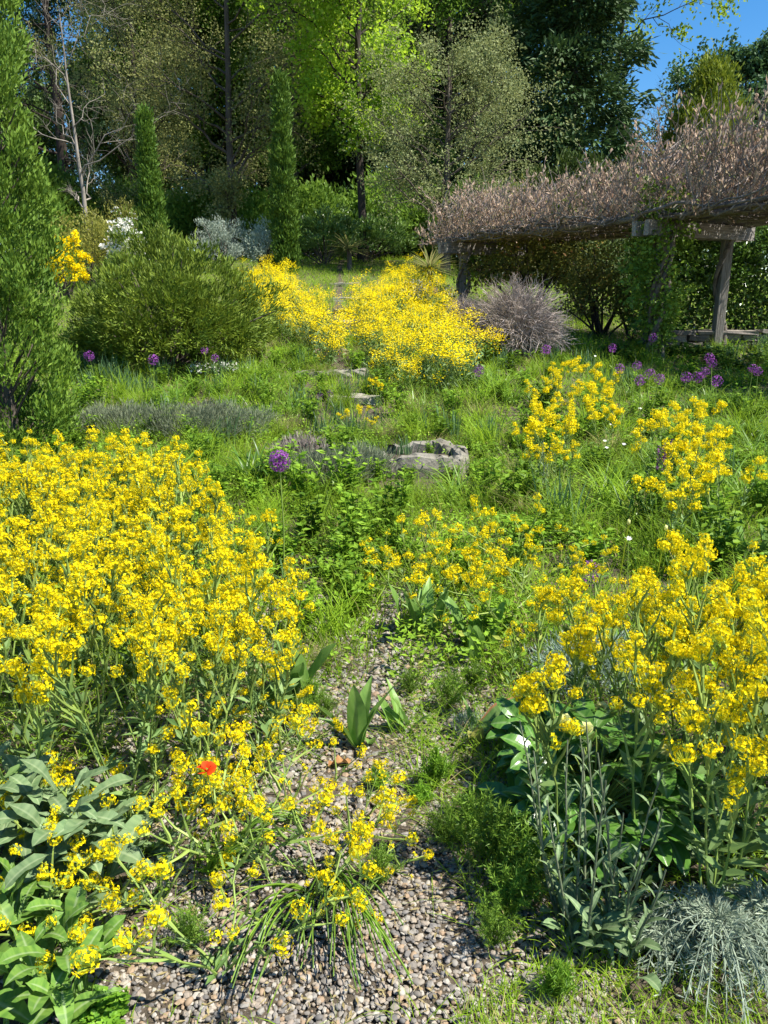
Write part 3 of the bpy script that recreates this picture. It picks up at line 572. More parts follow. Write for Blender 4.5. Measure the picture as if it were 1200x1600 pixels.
# undergrowth shrubs along the wood edge
for (px, Yd, s, rz, lab) in [(330, 45, .95, 1.0, 'mid green tree standing behind the wide tan-olive tree'), (470, 44, .9, 2.4, 'mid green tree between the taller cypress and the bright green tree'), (640, 42, .85, 4.0, 'mid green tree behind the rounded grey-green tree'), (60, 46, .8, 5.0, 'mid green tree behind the big juniper column')]:
    o = copy_tree(gt); o.location = foot(px, Yd); o.rotation_euler = (0, 0, rz); o.scale = (s, s, s); o['label'] = lab
us = shrub('understory_shrub', 'leafy shrub in the shade along the wood edge', foot(330, 36), 2.2, 1.4, 3.0, 300, 36, .20, .11, M['mid'], 130, .26, group='shrubs along the wood edge')
for i, (px, Yd, s) in enumerate([(120, 36, 1.15), (215, 38, 1.1), (420, 36, .9), (505, 38, 1.05), (610, 39, 1.25), (560, 42, 1.2), (660, 37, 1.0), (740, 36, 1.2), (790, 33, 1.05), (60, 33, .9)]):
    o = copy_tree(us); o.location = foot(px, Yd); o.rotation_euler = (0, 0, r.uniform(0, 6.3)); o.scale = (s, s, s)
shrub('rhododendron', 'broad leafy rhododendron with pale leaf whorls beside the slim cypress', foot(512, 29.5), 1.15, .9, 1.75, 190, 26, .15, .055, M['rhodo'], 131, .11, tuft=.22)
shrub('rhododendron', 'low spreading rhododendron behind the spiky yucca', foot(572, 31.5), 1.6, 1.0, 1.55, 190, 28, .15, .055, M['rhodo'], 132, .11, tuft=.22)
shrub('golden_shrub', 'loose golden green shrub beyond the big juniper column', foot(165, 23), 1.15, .9, 1.75, 230, 30, .08, .05, M['golden'], 133, .13)
shrub('golden_shrub', 'olive gold shrub at the foot of the thin cypress', foot(205, 26), 1.2, .9, 2.1, 200, 28, .09, .055, M['golden'], 134, .14)
shrub('blossom_shrub', 'small shrub covered in white blossom above the spreading juniper', foot(222, 20), .42, .4, 2.0, 120, 22, .06, .035, M['mid'], 135, .09, fl=(M['white'], 260, .07))
shrub('broom', 'bright yellow blossoming broom beside the big juniper column', foot(124, 20), .5, .45, 1.55, 140, 22, .06, .02, M['mid'], 136, .09, fl=(M['yellow'], 330, .06))
shrub('grey_shrub', 'rounded grey twiggy shrub beside the silver one', G(350, 428), .85, .6, 1.55, 190, 34, .085, .02, M['silver'], 137, .09, tuft=.16)
shrub('silver_shrub', 'silvery blue leafy shrub at the foot of the cypress', G(412, 428), .6, .5, 1.5, 130, 32, .09, .03, M['silver'], 138, .09)
shrub('silver_shrub', 'low silvery shrub in front of the thin cypress, beside the yellow blossoms', G(165, 428), .62, .5, .85, 120, 30, .09, .03, M['bluegrey'], 139, .09)
# --- columns
columnar('juniper_column', 'large dense juniper column towering over the yellow drift', foot(8, 7.6), 7.4, .62, 2300, 42, .058, .021, M['juniper'], 140, .045, lambda s: np.clip(np.sqrt(np.clip(s / .05, .25, 1)) * (1 - .62 * np.clip((s - .12) / .88, 0, 1) ** 1.15), .05, 1), tuft=.085, core=.3)
columnar('slim_cypress', 'tall slim pointed cypress beside the stair of stone steps', foot(454, 26.6), 5.75, .32, 900, 34, .13, .045, M['cypress'], 141, .075, lambda s: np.clip(np.sqrt(np.clip(s / .06, .3, 1)) * (1 - np.clip((s - .2) / .8, 0, 1) ** 1.25) ** .9, .06, 1), tuft=.09)
columnar('slim_cypress', 'shorter slim cypress rising behind the spreading juniper', foot(262, 24), 4.55, .32, 700, 34, .12, .045, M['cypress'], 142, .075, lambda s: np.clip(np.sqrt(np.clip(s / .06, .3, 1)) * (1 - np.clip((s - .15) / .85, 0, 1) ** 1.1) ** .85, .05, 1), lean=-.012, tuft=.09)
# --- mid ground shrubs
jp = G(272, 575); shrub('spreading_juniper', 'wide yellow-green spreading juniper with dark shaded base', jp, 1.38, 1.05, 1.62, 900, 44, .095, .022, M['spreadjun'], 150, .07, .35, .8, .55, lumps=.15, stems=40, core=.4, z0=.42, tuft=.24)
shrub('spreading_juniper', 'upper tier of yellow-green juniper rising behind the wide spreading one', foot(262, float(jp[1]) + 1.5), .62, .6, 1.95, 260, 40, .095, .022, M['spreadjun'], 151, .07, .5, .7, .55, lumps=.14, tuft=.22)
def twig_bush(name, label, base, rx, h, n, seed, col='twig'):
    r = np.random.default_rng(seed); t = thing(name, label, 'shrub', base); b_ = MB(); a = r.uniform(0, 6.283, n); e = np.arccos(r.uniform(.05, 1, n)); 
    D = np.column_stack([np.sin(e) * np.cos(a), np.sin(e) * np.sin(a), np.cos(e)]); L = r.uniform(.6, 1.0, n); s = np.linspace(0, 1, 7)
    end = D * [rx, rx * .8, h] * L[:, None]; end[:, 2] += .1
    P = np.zeros((n, 7, 3)) + end[:, None] * (s ** .9)[:, None] + UP * (.16 * h * np.sin(s * np.pi))[:, None] + np.cumsum(r.normal(size=(n, 7, 3)), 1) * .016; P[:, :, :2] += r.normal(size=(n, 1, 2)) * .1 * (1 - s)[:, None]
    tubes(b_, P[:n // 6], np.broadcast_to(np.linspace(.020, .006, 7), (n // 6, 7)), 4, r.random(n // 6)); b_.build('stem', M[col], t); b_ = MB()
    Q, Qr, _ = kids(r, P, np.full((n, 7), .004), 4, .45, 1, lambda t_, pl_: np.full(len(t_), .24), .7, .7, .25, 0, .08, 4, 1); Qr = np.maximum(Qr, .0022) * .8
    tubes(b_, Q, Qr, 3, r.random(len(Q))); tubes(b_, P[n // 6:], np.broadcast_to(np.linspace(.006, .003, 7), (n - n // 6, 7)), 3, r.random(n - n // 6)); b_.build('twigs', M[col], t); return t
twig_bush('twiggy_bush', 'purplish grey dome of fine bare twigs beside the pergola', G(805, 560), 1.0, 1.25, 900, 160)
twig_bush('twiggy_bush', 'small pale twiggy clump between yellow bank and grey dome', G(725, 515), .36, .5, 260, 161)
shrub('japanese_maple', 'loose orange tinted maple under the pergola', foot(820, 18.5), 1.25, 1.0, 2.5, 260, 26, .085, .05, M['jmaple'], 162, .13, .1, .6, .9, 'barkd', lumps=.22)
shrub('japanese_maple', 'taller dark olive maple behind the orange tinted one', foot(905, 19.8), 1.7, 1.2, 2.75, 360, 30, .085, .05, M['yew'], 163, .14, .1, .6, .9, 'barkd', lumps=.2)
shrub('japanese_maple', 'drooping brownish maple spilling in front of the ivy-clad post', foot(930, 16.4), .8, .7, 1.7, 170, 26, .075, .045, M['jmaple'], 164, .12, -.1, .6, .9, 'barkd', lumps=.2)
r = np.random.default_rng(60); b_ = MB(); hd = thing('hedge', 'glossy dark green hedge above the low stone wall', 'hedge', (7.2, 16.3, 0)); n = 900
C = np.column_stack([r.uniform(-2.3, 3.4, n), r.uniform(-.95, .9, n), wz + .35 + r.random(n) ** .8 * 2.0]); C[:, 1] = np.where(r.random(n) < .6, -.85 + .12 * r.normal(size=n) - .1 * np.sin(C[:, 0] * 3), C[:, 1]); C[:, 2] += .15 * np.sin(C[:, 0] * 2.2) * (C[:, 2] > 2)
cloud_crown(r, b_, C, np.tile([0, -.8, .4], (n, 1)), .13, 34, .10, .055, .2, .6, .8); b_.build('foliage', M['hedge'], hd)
b_ = MB(); xsn = r.uniform(-2.2, 3.3, 26); tubes(b_, np.stack([np.column_stack([xsn, r.normal(size=26) * .2, np.full(26, wz - .1)]), np.column_stack([xsn + r.normal(size=26) * .2, r.normal(size=26) * .3, np.full(26, wz + 1.0)]), np.column_stack([xsn + r.normal(size=26) * .3, r.normal(size=26) * .4, np.full(26, wz + 1.9)])], 1), np.tile([.035, .025, .01], (26, 1)), 5); b_.build('stem', M['barkd'], hd)
b_ = MB(); iv = thing('ivy', 'bright green creeper clothing the pergola post', 'creeper', (P2[0], P2[1], 0)); n = 170; s = r.random(n); a = r.uniform(0, 6.283, n); rr = .12 + .46 * np.sin(np.clip(s * 1.1, 0, 1) * 2.6) * r.random(n)
z0 = float(terr(*P2)); C = np.column_stack([rr * np.cos(a), rr * np.sin(a), z0 + .2 + s * (ZB + .1 - z0)]); cloud_crown(r, b_, C, np.column_stack([np.cos(a), np.sin(a), 0 * a]), .1, 30, .075, .06, -.2, .7, .7); b_.build('foliage', M['ivy'], iv)
b_ = MB(); tt = np.linspace(0, 1, 12)
for k in range(4): tube(b_, np.column_stack([.13 * np.cos(k * 1.6 + tt * 3), .13 * np.sin(k * 1.6 + tt * 3), z0 - .05 + tt * 2.2]), .018, .008, 5)
b_.build('stem', M['bark'], iv)
# the bright sprig of new leaves on the vine
cl = MB(); C = np.concatenate([np.tile(np.append(pl(span * 1.02, -.25), ZB + .35), (26, 1)) + r.normal(size=(26, 3)) * [.25, .3, .16], np.tile(np.append(pl(span * .62, -.2), ZB + .4), (10, 1)) + r.normal(size=(10, 3)) * [.2, .2, .12]]); cloud_crown(r, cl, C, np.tile([0, -.5, .5], (len(C), 1)), .07, 14, .08, .05, .2, .6, .8); cl.build('new_leaves', M['ivy'], vn)
# ------------------------------------------------------------------ meadow: grass and low leaves nobody could count
r = np.random.default_rng(70)
def project(p):
    p = np.asarray(p, float) - EYE; f = p[..., 1] * CP - p[..., 2] * SP; v = p[..., 1] * SP + p[..., 2] * CP
    return 600 + FPX * p[..., 0] / f, 800 - FPX * v / f
def inside(poly, x, y):
    c = np.zeros(np.shape(x), bool); n = len(poly)
    for i in range(n):
        (x0, y0), (x1, y1) = poly[i], poly[i - 1]
        with np.errstate(divide='ignore', invalid='ignore'): c ^= ((y0 > y) != (y1 > y)) & (x < (x1 - x0) * (y - y0) / (y1 - y0 + 1e-12) + x0)
    return c
def vnoise(x, y, s=0):
    return .5 + .25 * np.sin(x * 1.9 + 1.3 * np.sin(y * 1.1 + s)) + .25 * np.sin(y * 2.3 + 1.7 * np.sin(x * 1.4 + s * 2))
def field(n, y0, y1, pw=1.0, wide=.56, pad=.4):
    y = y0 + (y1 - y0) * r.random(n) ** pw; x = r.uniform(-1, 1, n) * (wide * y + pad); return x, y
def off_path(x, y, k=1.0):
    near = (np.abs(x - tp[0]) < .5) & (y > tp[1] - .75) & (y < tp[1] + .38)      # short turf round the trough
    return (np.abs(x - path_x(y)) > path_w(y) * k * r.uniform(.75, 1.25, np.shape(x))) & ~(near & (r.random(np.shape(x)) < .85))
def grassy(name, n, y0, y1, h0, h1, w, seg, mat, pw=1.0, bend=(.2, .9), lean=.35, keep=None, k=1.0, drift=1.0):
    x, y = field(n, y0, y1, pw); m = off_path(x, y, k)
    if keep is not None: m &= keep(x, y)
    x, y = x[m], y[m]; n = len(x); B = np.column_stack([x, y, terr(x, y) - .01]); D = nrm(np.column_stack([r.normal(size=(n, 2)) * lean, np.ones(n)]))
    v = vnoise(x * drift, y * drift, 2); H = r.uniform(h0, h1, n) * (.55 + .8 * vnoise(x * 1.7, y * 1.7, 5)); t = np.clip(v * .6 + r.random(n) * .42, 0, 1) ; t = np.where(r.random(n) < .05, .99, np.minimum(t, .84))
    b_ = MB(); blades(b_, B, D, H, w * r.uniform(.6, 1.3, n), r.uniform(*bend, n), t, seg=seg, r=r); return kind(b_.build(name, mat), 'stuff')
left_drift = [(-140, 712), (60, 702), (230, 706), (290, 755), (360, 805), (410, 860), (420, 920), (390, 985), (320, 1030), (150, 1055), (-140, 1080)]
grassy('meadow_grass', 46000, 3.0, 9.2, .10, .34, .008, 2, M['grass2'], .8)
grassy('far_meadow_grass', 105000, 9.0, 33, .14, .38, .013, 1, M['grass'], .85)
grassy('gravel_grass', 13000, 1.5, 3.3, .05, .20, .0042, 3, M['grass2'], .8, (.3, 1.3), .6, lambda x, y: (x > .05) | (y > 2.4) | (r.random(len(x)) < .35), 1.0)
grassy('front_grass', 8500, 1.30, 1.7, .04, .13, .0034, 3, M['grass'], 1.0, (.2, .8), .3, lambda x, y: (y < 1.40 + .13 * sst(.1, .5, x) + .05 * vnoise(x * 6, y * 6)) & ((x > .16) | (r.random(len(x)) < .10)), 0.0)
grassy('dry_grass_litter', 9000, 1.6, 7.0, .05, .16, .0035, 2, M['straw'], .8, (.6, 1.8), 1.6, None, .7)
def leafy(name, n, y0, y1, h, L, mat, pw=.8, keep=None, drift=1.0, k=1.1):
    x, y = field(n, y0, y1, pw); m = off_path(x, y, k) & (vnoise(x * 1.3 * drift + 3, y * 1.3 * drift, 9) > r.uniform(.15, .75, n))
    if keep is not None: m &= keep(x, y)
    x, y = x[m], y[m]; n = len(x); C = np.column_stack([x, y, terr(x, y) + r.random(n) * h * (.3 + vnoise(x * 2, y * 2, 1))])
    a = r.uniform(0, 6.283, n); D = np.column_stack([np.cos(a), np.sin(a), r.uniform(-.1, .8, n)]); N = nrm(runit(r, n) * .6 + UP); t = np.clip(.5 * vnoise(x * 2.3, y * 2.3, 7) + .5 * r.random(n), 0, .84); t = np.where(r.random(n) < .04, .99, t)
    b_ = MB(); leaves(b_, C, D, N, L * r.uniform(.6, 1.4, n), L * .5 * r.uniform(.6, 1.3, n), t); return kind(b_.build(name, mat), 'stuff')
leafy('meadow_weeds', 75000, 2.9, 9.5, .20, .036, M['weed'])
leafy('far_meadow_weeds', 55000, 9.0, 30, .24, .075, M['weed'])
leafy('gravel_weeds', 8000, 1.6, 3.1, .07, .018, M['weed'], 1.0, lambda x, y: (x > .1) | (x < -.6))
x = r.uniform(-.9, .6, 2600); y = r.uniform(1.35, 3.0, 2600); a = r.uniform(0, 6.283, 2600); b_ = MB()
leaves(b_, np.column_stack([x, y, terr(x, y) + .011 + .006 * r.random(2600)]), np.column_stack([np.cos(a), np.sin(a), r.normal(size=2600) * .15]), nrm(runit(r, 2600) * .4 + UP), r.uniform(.006, .035, 2600), r.uniform(.002, .008, 2600), r.random(2600)); kind(b_.build('leaf_litter', M['straw']), 'stuff')
# creeping leaves by the lower edge
x = r.uniform(-.72, -.60, 700); y = r.uniform(1.36, 1.45, 700); b_ = MB(); a = r.uniform(0, 6.283, 700)
leaves(b_, np.column_stack([x, y, terr(x, y) + r.random(700) * .04]), np.column_stack([np.cos(a), np.sin(a), r.uniform(0, .6, 700)]), nrm(runit(r, 700) * .5 + UP), .018, .014, r.random(700) * .8); kind(b_.build('creeping_ground_cover', M['feather']), 'stuff')

# ------------------------------------------------------------------ large single leaves (grown along +X and up)
def leafmesh(name, L, W, e0, e1, mat, prof='lance', wave=0.0, fold=.25, nl=9, nw=4, seed=0, stalk=0.0, twist=0.0):
    q = np.random.default_rng(seed); s = np.linspace(0, 1, nl); e = np.radians(e0 + (e1 - e0) * s ** 1.2); ds = L / (nl - 1)
    cx = np.concatenate([[0], np.cumsum(np.cos(e[:-1]) * ds)]); cz = np.concatenate([[0], np.cumsum(np.sin(e[:-1]) * ds)])
    if prof == 'lance': wd = np.sin(np.clip(s * .92 + .08, 0, 1) ** .8 * np.pi) ** .75
    elif prof == 'oval': wd = np.sin(np.clip(s * .97 + .03, 0, 1) ** .9 * np.pi) ** .6
    elif prof == 'strap': wd = np.clip(1.05 - s ** 3, 0, 1) * (.75 + .25 * np.clip(s * 4, 0, 1))
    else: wd = np.where(s < .35, .22 + .1 * s, 0) + np.where(s >= .35, np.sin(np.clip((s - .35) / .65 * .9 + .1, 0, 1) * np.pi) ** .7, 0)
    wd = np.maximum(wd, .03); wd[-1] = .02; v = np.linspace(-1, 1, 2 * nw + 1); V = []; T = []; phs = q.uniform(0, 6.3)
    for i in range(nl):
        nx, nz = -math.sin(e[i]), math.cos(e[i]); tw = twist * s[i]
        for k in v:
            lift = W / 2 * wd[i] * (abs(k) * fold) + wave * W * .5 * k * k * math.sin(s[i] * 15 + phs + (2 if k > 0 else 0))
            yy = k * W / 2 * wd[i]; V.append([cx[i] + nx * (lift + yy * tw), yy * (1 - .2 * abs(tw)), cz[i] + nz * (lift + yy * tw)]); T.append(abs(k))
    m = 2 * nw + 1; F = [[i * m + j, (i + 1) * m + j, (i + 1) * m + j + 1, i * m + j + 1] for i in range(nl - 1) for j in range(m - 1)]
    b_ = MB(); b_.add(V, F, np.array(T)); return b_.mesh(name, mat, True)
TUL = [leafmesh('leaf', .24, .058, 84, 62, M['tulip'], 'lance', .10, .45, seed=i, twist=.5 * (i - 1.5)) for i in range(4)] + [leafmesh('leaf', .20, .05, 70, 20, M['tulip'], 'lance', .12, .4, seed=9)]
TULY = leafmesh('leaf', .16, .045, 20, -60, M['tulipy'], 'lance', .3, .3, seed=4, twist=.8); TULR = leafmesh('leaf', .21, .065, 30, -8, M['tulipr'], 'lance', .1, .5, seed=6, twist=.4)
WO = [leafmesh('leaf', .19, .052, 62 - 8 * i, -5 - 12 * i, M['woad'], 'spoon', .20, .25, 10, 3, i) for i in range(4)]; WOG = [leafmesh('leaf', .20, .056, 58 - 8 * i, -8 - 12 * i, M['woadg'], 'spoon', .22, .25, 10, 3, 20 + i) for i in range(4)]
CLASP = [leafmesh('leaf', .085, .018, 68, 30, M['woad'], 'lance', .05, .3, 6, 2, 40), leafmesh('leaf', .11, .022, 60, 10, M['woad'], 'lance', .05, .3, 6, 2, 41)]
STR = [leafmesh('leaf', .34, .02, 82 - 6 * i, 30 - 25 * i, M['strapdk'], 'strap', 0, .5, 9, 1, 60 + i) for i in range(4)]
OV = [leafmesh('leaf', .15, .08, 55 - 12 * i, -5 - 10 * i, M['weed'], 'oval', .1, .25, 8, 3, 80 + i) for i in range(3)]
def sprout(name, label, cat, base, specs, group=None):
    """a plant of single leaves: (mesh, azimuth deg, x, y, scale, tilt deg)"""
    t = thing(name, label, cat, base, 0, group)
    for (me, a, x, y, s, tilt, *zz) in specs: put('leaf', me, t, (x, y, zz[0] if zz else 0), Euler((0, R(tilt), R(a))), s * (1.25 if name == 'tulip' else 1))
    return t
r = np.random.default_rng(80)
def rosette(n, meshes, sp, s0, s1, t0=-8, t1=8, az=(0, 360), zt=0.0): return [(meshes[k % len(meshes)], r.uniform(*az), r.normal() * sp, r.normal() * sp, r.uniform(s0, s1) * (1 - .35 * k / n * (zt > 0)), r.uniform(t0, t1), zt * k / n) for k in range(n)]
p = G(558, 1172); sprout('tulip', 'lone tulip with upright blue-green leaves standing on bare gravel', 'tulip', p, [(TUL[1], -95, 0, 0, 1.05, 0), (TUL[0], 20, .005, .004, .95, 18), (TUL[3], 185, -.006, .003, .8, 24), (TUL[4], 170, -.004, -.004, .75, 12), (TUL[2], 60, .003, .006, .9, 8)])
sprout('tulip', 'clump of pale green tulip leaves beside the yellow drift', 'tulip', G(452, 1105), rosette(11, TUL, .035, .85, 1.15, -4, 16))
sprout('tulip', 'fan of broad tulip leaves beside the path below the yellow mustard', 'tulip', G(662, 995), rosette(13, TUL, .045, .8, 1.1, -4, 22))
sprout('tulip', 'darker group of tulip leaves next to the fan of leaves by the path', 'tulip', G(742, 1015), rosette(10, TUL, .045, .75, 1.0, -2, 24))
sprout('tulip', 'small low group of folded tulip leaves by the lone tulip', 'tulip', G(625, 1150), rosette(6, TUL, .035, .5, .7, 5, 30))
sprout('tulip', 'spent tulip with one red-edged and one yellowing leaf', 'tulip', G(745, 1165), [(TULR, 12, 0, 0, 1.0, -28), (TULY, 250, .0, -.01, 1.0, -50), (TUL[3], 120, 0, .01, .6, 20)])
sprout('broad_leaf_clump', 'upright broad leaves behind the dense yellow drift of the far bank', 'plant', G(1165, 895), rosette(12, TUL, .07, 1.1, 1.5, 0, 25))
sprout('woad_rosette', 'grey-green leafy woad plant with long soft leaves under the yellow drift', 'plant', G(130, 1395), rosette(54, WO, .055, 1.05, 1.5, -25, 20, zt=.26))
sprout('woad_rosette', 'second grey-green woad plant pressed against the drift edge', 'plant', G(20, 1350), rosette(46, WO, .06, 1.05, 1.5, -25, 20, zt=.24))
sprout('woad_rosette', 'big green woad rosette with pale midribs at the gravel edge', 'plant', G(90, 1590), rosette(46, WOG, .05, .8, 1.2, -35, 12, zt=.16))
sprout('woad_rosette', 'green woad rosette half hidden below the grey-green leafy plants', 'plant', G(20, 1500), rosette(30, WOG, .05, .8, 1.15, -35, 12, zt=.14))
sprout('woad_rosette', 'low grey-green rosette with spreading leaves beside the red poppy', 'plant', G(215, 1330), rosette(16, WO, .03, .55, .85, -5, 25))
sprout('woad_rosette', 'ragged pale grey rosette in shade behind the silver wormwood', 'plant', G(1165, 1345), rosette(22, WO, .05, .7, 1.15, -25, 20))
# dry brown leaf, white stone
dl = put('fallen_leaf', leafmesh('fallen_leaf', .085, .04, 25, -25, M['dry'], 'oval', .5, .6, seed=3), None, G(548, 1202) + [0, 0, .012], (0.2, 0, R(200))); tag(dl, 'curled dry brown leaf lying on the gravel', 'leaf')
tag(rough_stone('white_stone', (.042, .034, .036), M['stone'], None, G(832, 1545) + [0, 0, .012], .4, .003, 4, 5), 'small white stone next to the bright feathery tuft', 'stone')
# --- peony with glossy compound leaves
def compound(seed, n, L):
    q = np.random.default_rng(seed); b_ = MB(); 
    for k in range(n):
        a = (k - (n - 1) / 2) * R(58) + q.normal() * .1; me = leafmesh('tmp', L * q.uniform(.85, 1.15), L * .5, 12, -32, M['peony'], 'oval', .05, .35, 8, 3, seed + k)
        co = np.empty(len(me.vertices) * 3); me.vertices.foreach_get('co', co); V = co.reshape(-1, 3); F = np.array([list(p_.vertices) for p_ in me.polygons]); tv = np.empty(len(V)); me.attributes['tint'].data.foreach_get('value', tv)
        ca, sa = math.cos(a), math.sin(a); V = V @ np.array([[ca, sa, 0], [-sa, ca, 0], [0, 0, 1]]) + [.012 * ca, .012 * sa, 0]; b_.add(V, F, tv); bpy.data.meshes.remove(me)
    return b_.mesh('leaf', M['peony'], True)
PEO = [compound(300 + 10 * i, 3 + (i % 2), .105 + .012 * i) for i in range(4)]
def peony(name, label, base, n, rad, h, seed, sc=1.0):
    q = np.random.default_rng(seed); t = thing(name, label, 'plant', base); st = MB()
    for k in range(n):
        a = q.uniform(0, 6.283); rr = rad * math.sqrt(q.random()); z = h * (1 - .55 * (rr / rad) ** 2) * q.uniform(.6, 1.05); e = np.array([rr * math.cos(a), rr * math.sin(a), z]); tt = np.linspace(0, 1, 5)[:, None]
        tube(st, np.array([[0, 0, -.01]]) * (1 - tt) ** 2 + np.array([e[0] * .25, e[1] * .25, z * .8]) * 2 * tt * (1 - tt) + e * tt ** 2, .004, .0025, 5); put('leaf', PEO[k % 4], t, e, Euler((q.normal() * .3, q.normal() * .25, a + q.normal() * .4)), sc * q.uniform(.8, 1.15))
    st.build('stem', M['mstem'], t, smooth=True); return t
pe = peony('peony', 'bushy plant of large glossy dark leaves under the yellow flowers', G(925, 1300), 46, .25, .36, 7)
peony('peony', 'smaller glossy dark-leaved plant beside the red-edged tulip', G(840, 1200), 14, .13, .2, 8, .85)
def cream_flower(base, s, label):
    t = thing('pale_flower', label, 'flower', base, 0, 'pale yellow flowers above the glossy leaves'); b_ = MB(); pm_ = leafmesh('petal', .035, .03, 75, 20, M['cream'], 'oval', .1, .3, 5, 2)
    for k in range(5): put('petal', pm_, t, (0, 0, 0), (R(20), 0, k * 1.257), s)
    tube(b_, [[0, 0, -.14], [.01, 0, -.06], [0, 0, .005]], .002, .002, 5); b_.build('stem', M['mstem'], t)
for (px, py) in ((938, 1112), (880, 1132), (915, 1148), (1040, 1182)): cream_flower(G(px, py, .36) + [0, 0, .36], 1.0, 'pale yellow cup flower among the glossy dark leaves')
# --- poppy
po = thing('poppy', 'single orange-red poppy above the gravel', 'flower', G(323, 1205, .36)); b_ = MB(); tube(b_, [[.01, 0, -.01], [.02, .0, .2], [.0, 0, .35]], .0018, .0016, 5); b_.build('stem', M['mstem'], po)
pp = leafmesh('petal', .032, .042, 55, 15, M['poppy'], 'oval', .12, .3, 6, 3)
for k in range(4): put('petal', pp, po, (0, 0, .35), (R(25), R(10), k * 1.571 + .4), 1.0)
b_ = MB(); b_.add(ICO * .005 + [0, 0, .357], ICOF); b_.build('seed_pod', M['feather'], po, smooth=True); b_ = MB(); a = r.uniform(0, 6.283, 40); leaves(b_, np.column_stack([r.normal(size=(40, 2)) * .01, r.random(40) * .12]), np.column_stack([np.cos(a), np.sin(a), r.uniform(.2, 1, 40)]), nrm(runit(r, 40) + UP), .07, .012, r.random(40)); b_.build('foliage', M['weed'], po)

# ------------------------------------------------------------------ yellow mustard
def cluster_mesh(seed, nf, rad, fs):
    q = np.random.default_rng(seed); b_ = MB(); d = runit(q, nf); d[:, 2] = np.abs(d[:, 2]) * 1.0 - .35; d = nrm(d); C = d * [rad, rad, rad * 1.25] * q.uniform(.45, 1.05, (nf, 1)); n0 = q.random(nf)
    for k in range(4):      # four petals each
        a = nrm(np.cross(d, runit(q, nf))) if k == 0 else nrm(np.cross(d, a)); leaves(b_, C, a + d * .35, d, fs, fs * .85, np.clip(n0 + q.normal(size=nf) * .1, 0, 1), 0, .1, .6)
    leaves(b_, np.tile([0, 0, -rad * .9], (nf, 1)) + d * rad * .1, C - [0, 0, -rad * .9], runit(q, nf), np.linalg.norm(C + [0, 0, rad * .9], axis=1), .0022, q.random(nf), 1, 0, .5)
    m = 10; leaves(b_, np.column_stack([q.normal(size=(m, 2)) * rad * .2, np.full(m, rad * .9)]), runit(q, m) + UP, runit(q, m), fs * 1.1, fs * .8, q.random(m) * .5, 1)
    return b_.mesh('flower_cluster', [M['yellow'], M['bud']])
FC = [cluster_mesh(400 + k, (40, 44, 34, 24, 16, 48)[k], (.027, .03, .025, .024, .02, .029)[k], .0062) for k in range(6)]; FCM = [cluster_mesh(420 + k, (40, 26, 34)[k], .038, .0095) for k in range(3)]
def mustard(seed, h, ns, nb, spread, cl, fsize, lay=0.0, leafn=60, lean=(0, 0), bl=1.0, t0=.52):
    """several stems that branch near the top, every branch ended by a flower cluster"""
    q = np.random.default_rng(seed); t = thing('mustard_plant', 'x', 'flower', (0, 0, -5)); st = MB(); K = 7; s = np.linspace(0, 1, K); a = q.uniform(0, 6.283) + np.arange(ns) * 6.283 / ns + q.normal(size=ns) * .4
    D = np.column_stack([np.cos(a) * spread + lean[0], np.sin(a) * spread + lean[1], np.full(ns, 1 - lay)]) ; L = h * q.uniform(.82, 1.05, ns)
    P = np.zeros((ns, K, 3)) + D[:, None] * (L[:, None] * s)[..., None] + UP * (lay * .5 * L[:, None] * s ** 2)[..., None] + np.cumsum(q.normal(size=(ns, K, 3)), 1) * .008; P[:, 0, 2] = -.02
    tubes(st, P, np.broadcast_to(np.linspace(.0042, .0022, K), (ns, K)), 5, q.random(ns))
    B, Br, tb = kids(q, P, np.full((ns, K), .0026), nb, t0, 1.0, lambda t_, pl_: bl * h * (.10 + .34 * (1 - t_)), .6, .55 + .25 * (bl > 1), .55 - .25 * (bl > 1), .05, .03, 5, .8); tubes(st, B, np.maximum(Br, .0011), 4, q.random(len(B)))
    st.build('stem', M['mstem'], t)
    E = np.concatenate([B[:, -1], P[:, -1]]); Dn = np.concatenate([B[:, -1] - B[:, -2], P[:, -1] - P[:, -2]])
    for e, d in zip(E, Dn): put('flower_cluster', cl[q.integers(len(cl))], t, e, (Vector(d).normalized() * .6 + Vector((0, 0, .5))).to_track_quat('Z', 'Y').to_euler(), fsize * q.uniform(.75, 1.25))
    fo = MB(); i = q.integers(0, ns, leafn); f = q.random(leafn) ** 1.4 * .8 * (K - 1); k = f.astype(int); fr = (f - k)[:, None]; C = P[i, k] * (1 - fr) + P[i, k + 1] * fr; b = q.uniform(0, 6.283, leafn)
    sz = 1.15 - f / K; leaves(fo, C, np.column_stack([np.cos(b), np.sin(b), q.uniform(.2, 1, leafn)]), nrm(runit(q, leafn) * .5 + UP), .085 * sz * h / .6, .022 * h / .6, q.random(leafn), 0, .2, .5); fo.build('foliage', M['mleaf'], t); return t
TALL = [mustard(500 + k, .64, 4, 7, .27, FC, .85) for k in range(6)]
BIG = [mustard(520 + k, .74, 4, 7, .23, FC, .88, leafn=46) for k in range(5)]
SPARSE = [mustard(530 + k, .72, 1, 8, .12, FC, .92, leafn=16) for k in range(4)]
LOW = [mustard(540 + k, .40, 4, 4, .75, FC, .95, .3, 44, bl=1.7, t0=.35) for k in range(4)]
MIDP = [mustard(560 + k, .60, 3, 4, .30, FCM, 1.0, leafn=60) for k in range(4)]
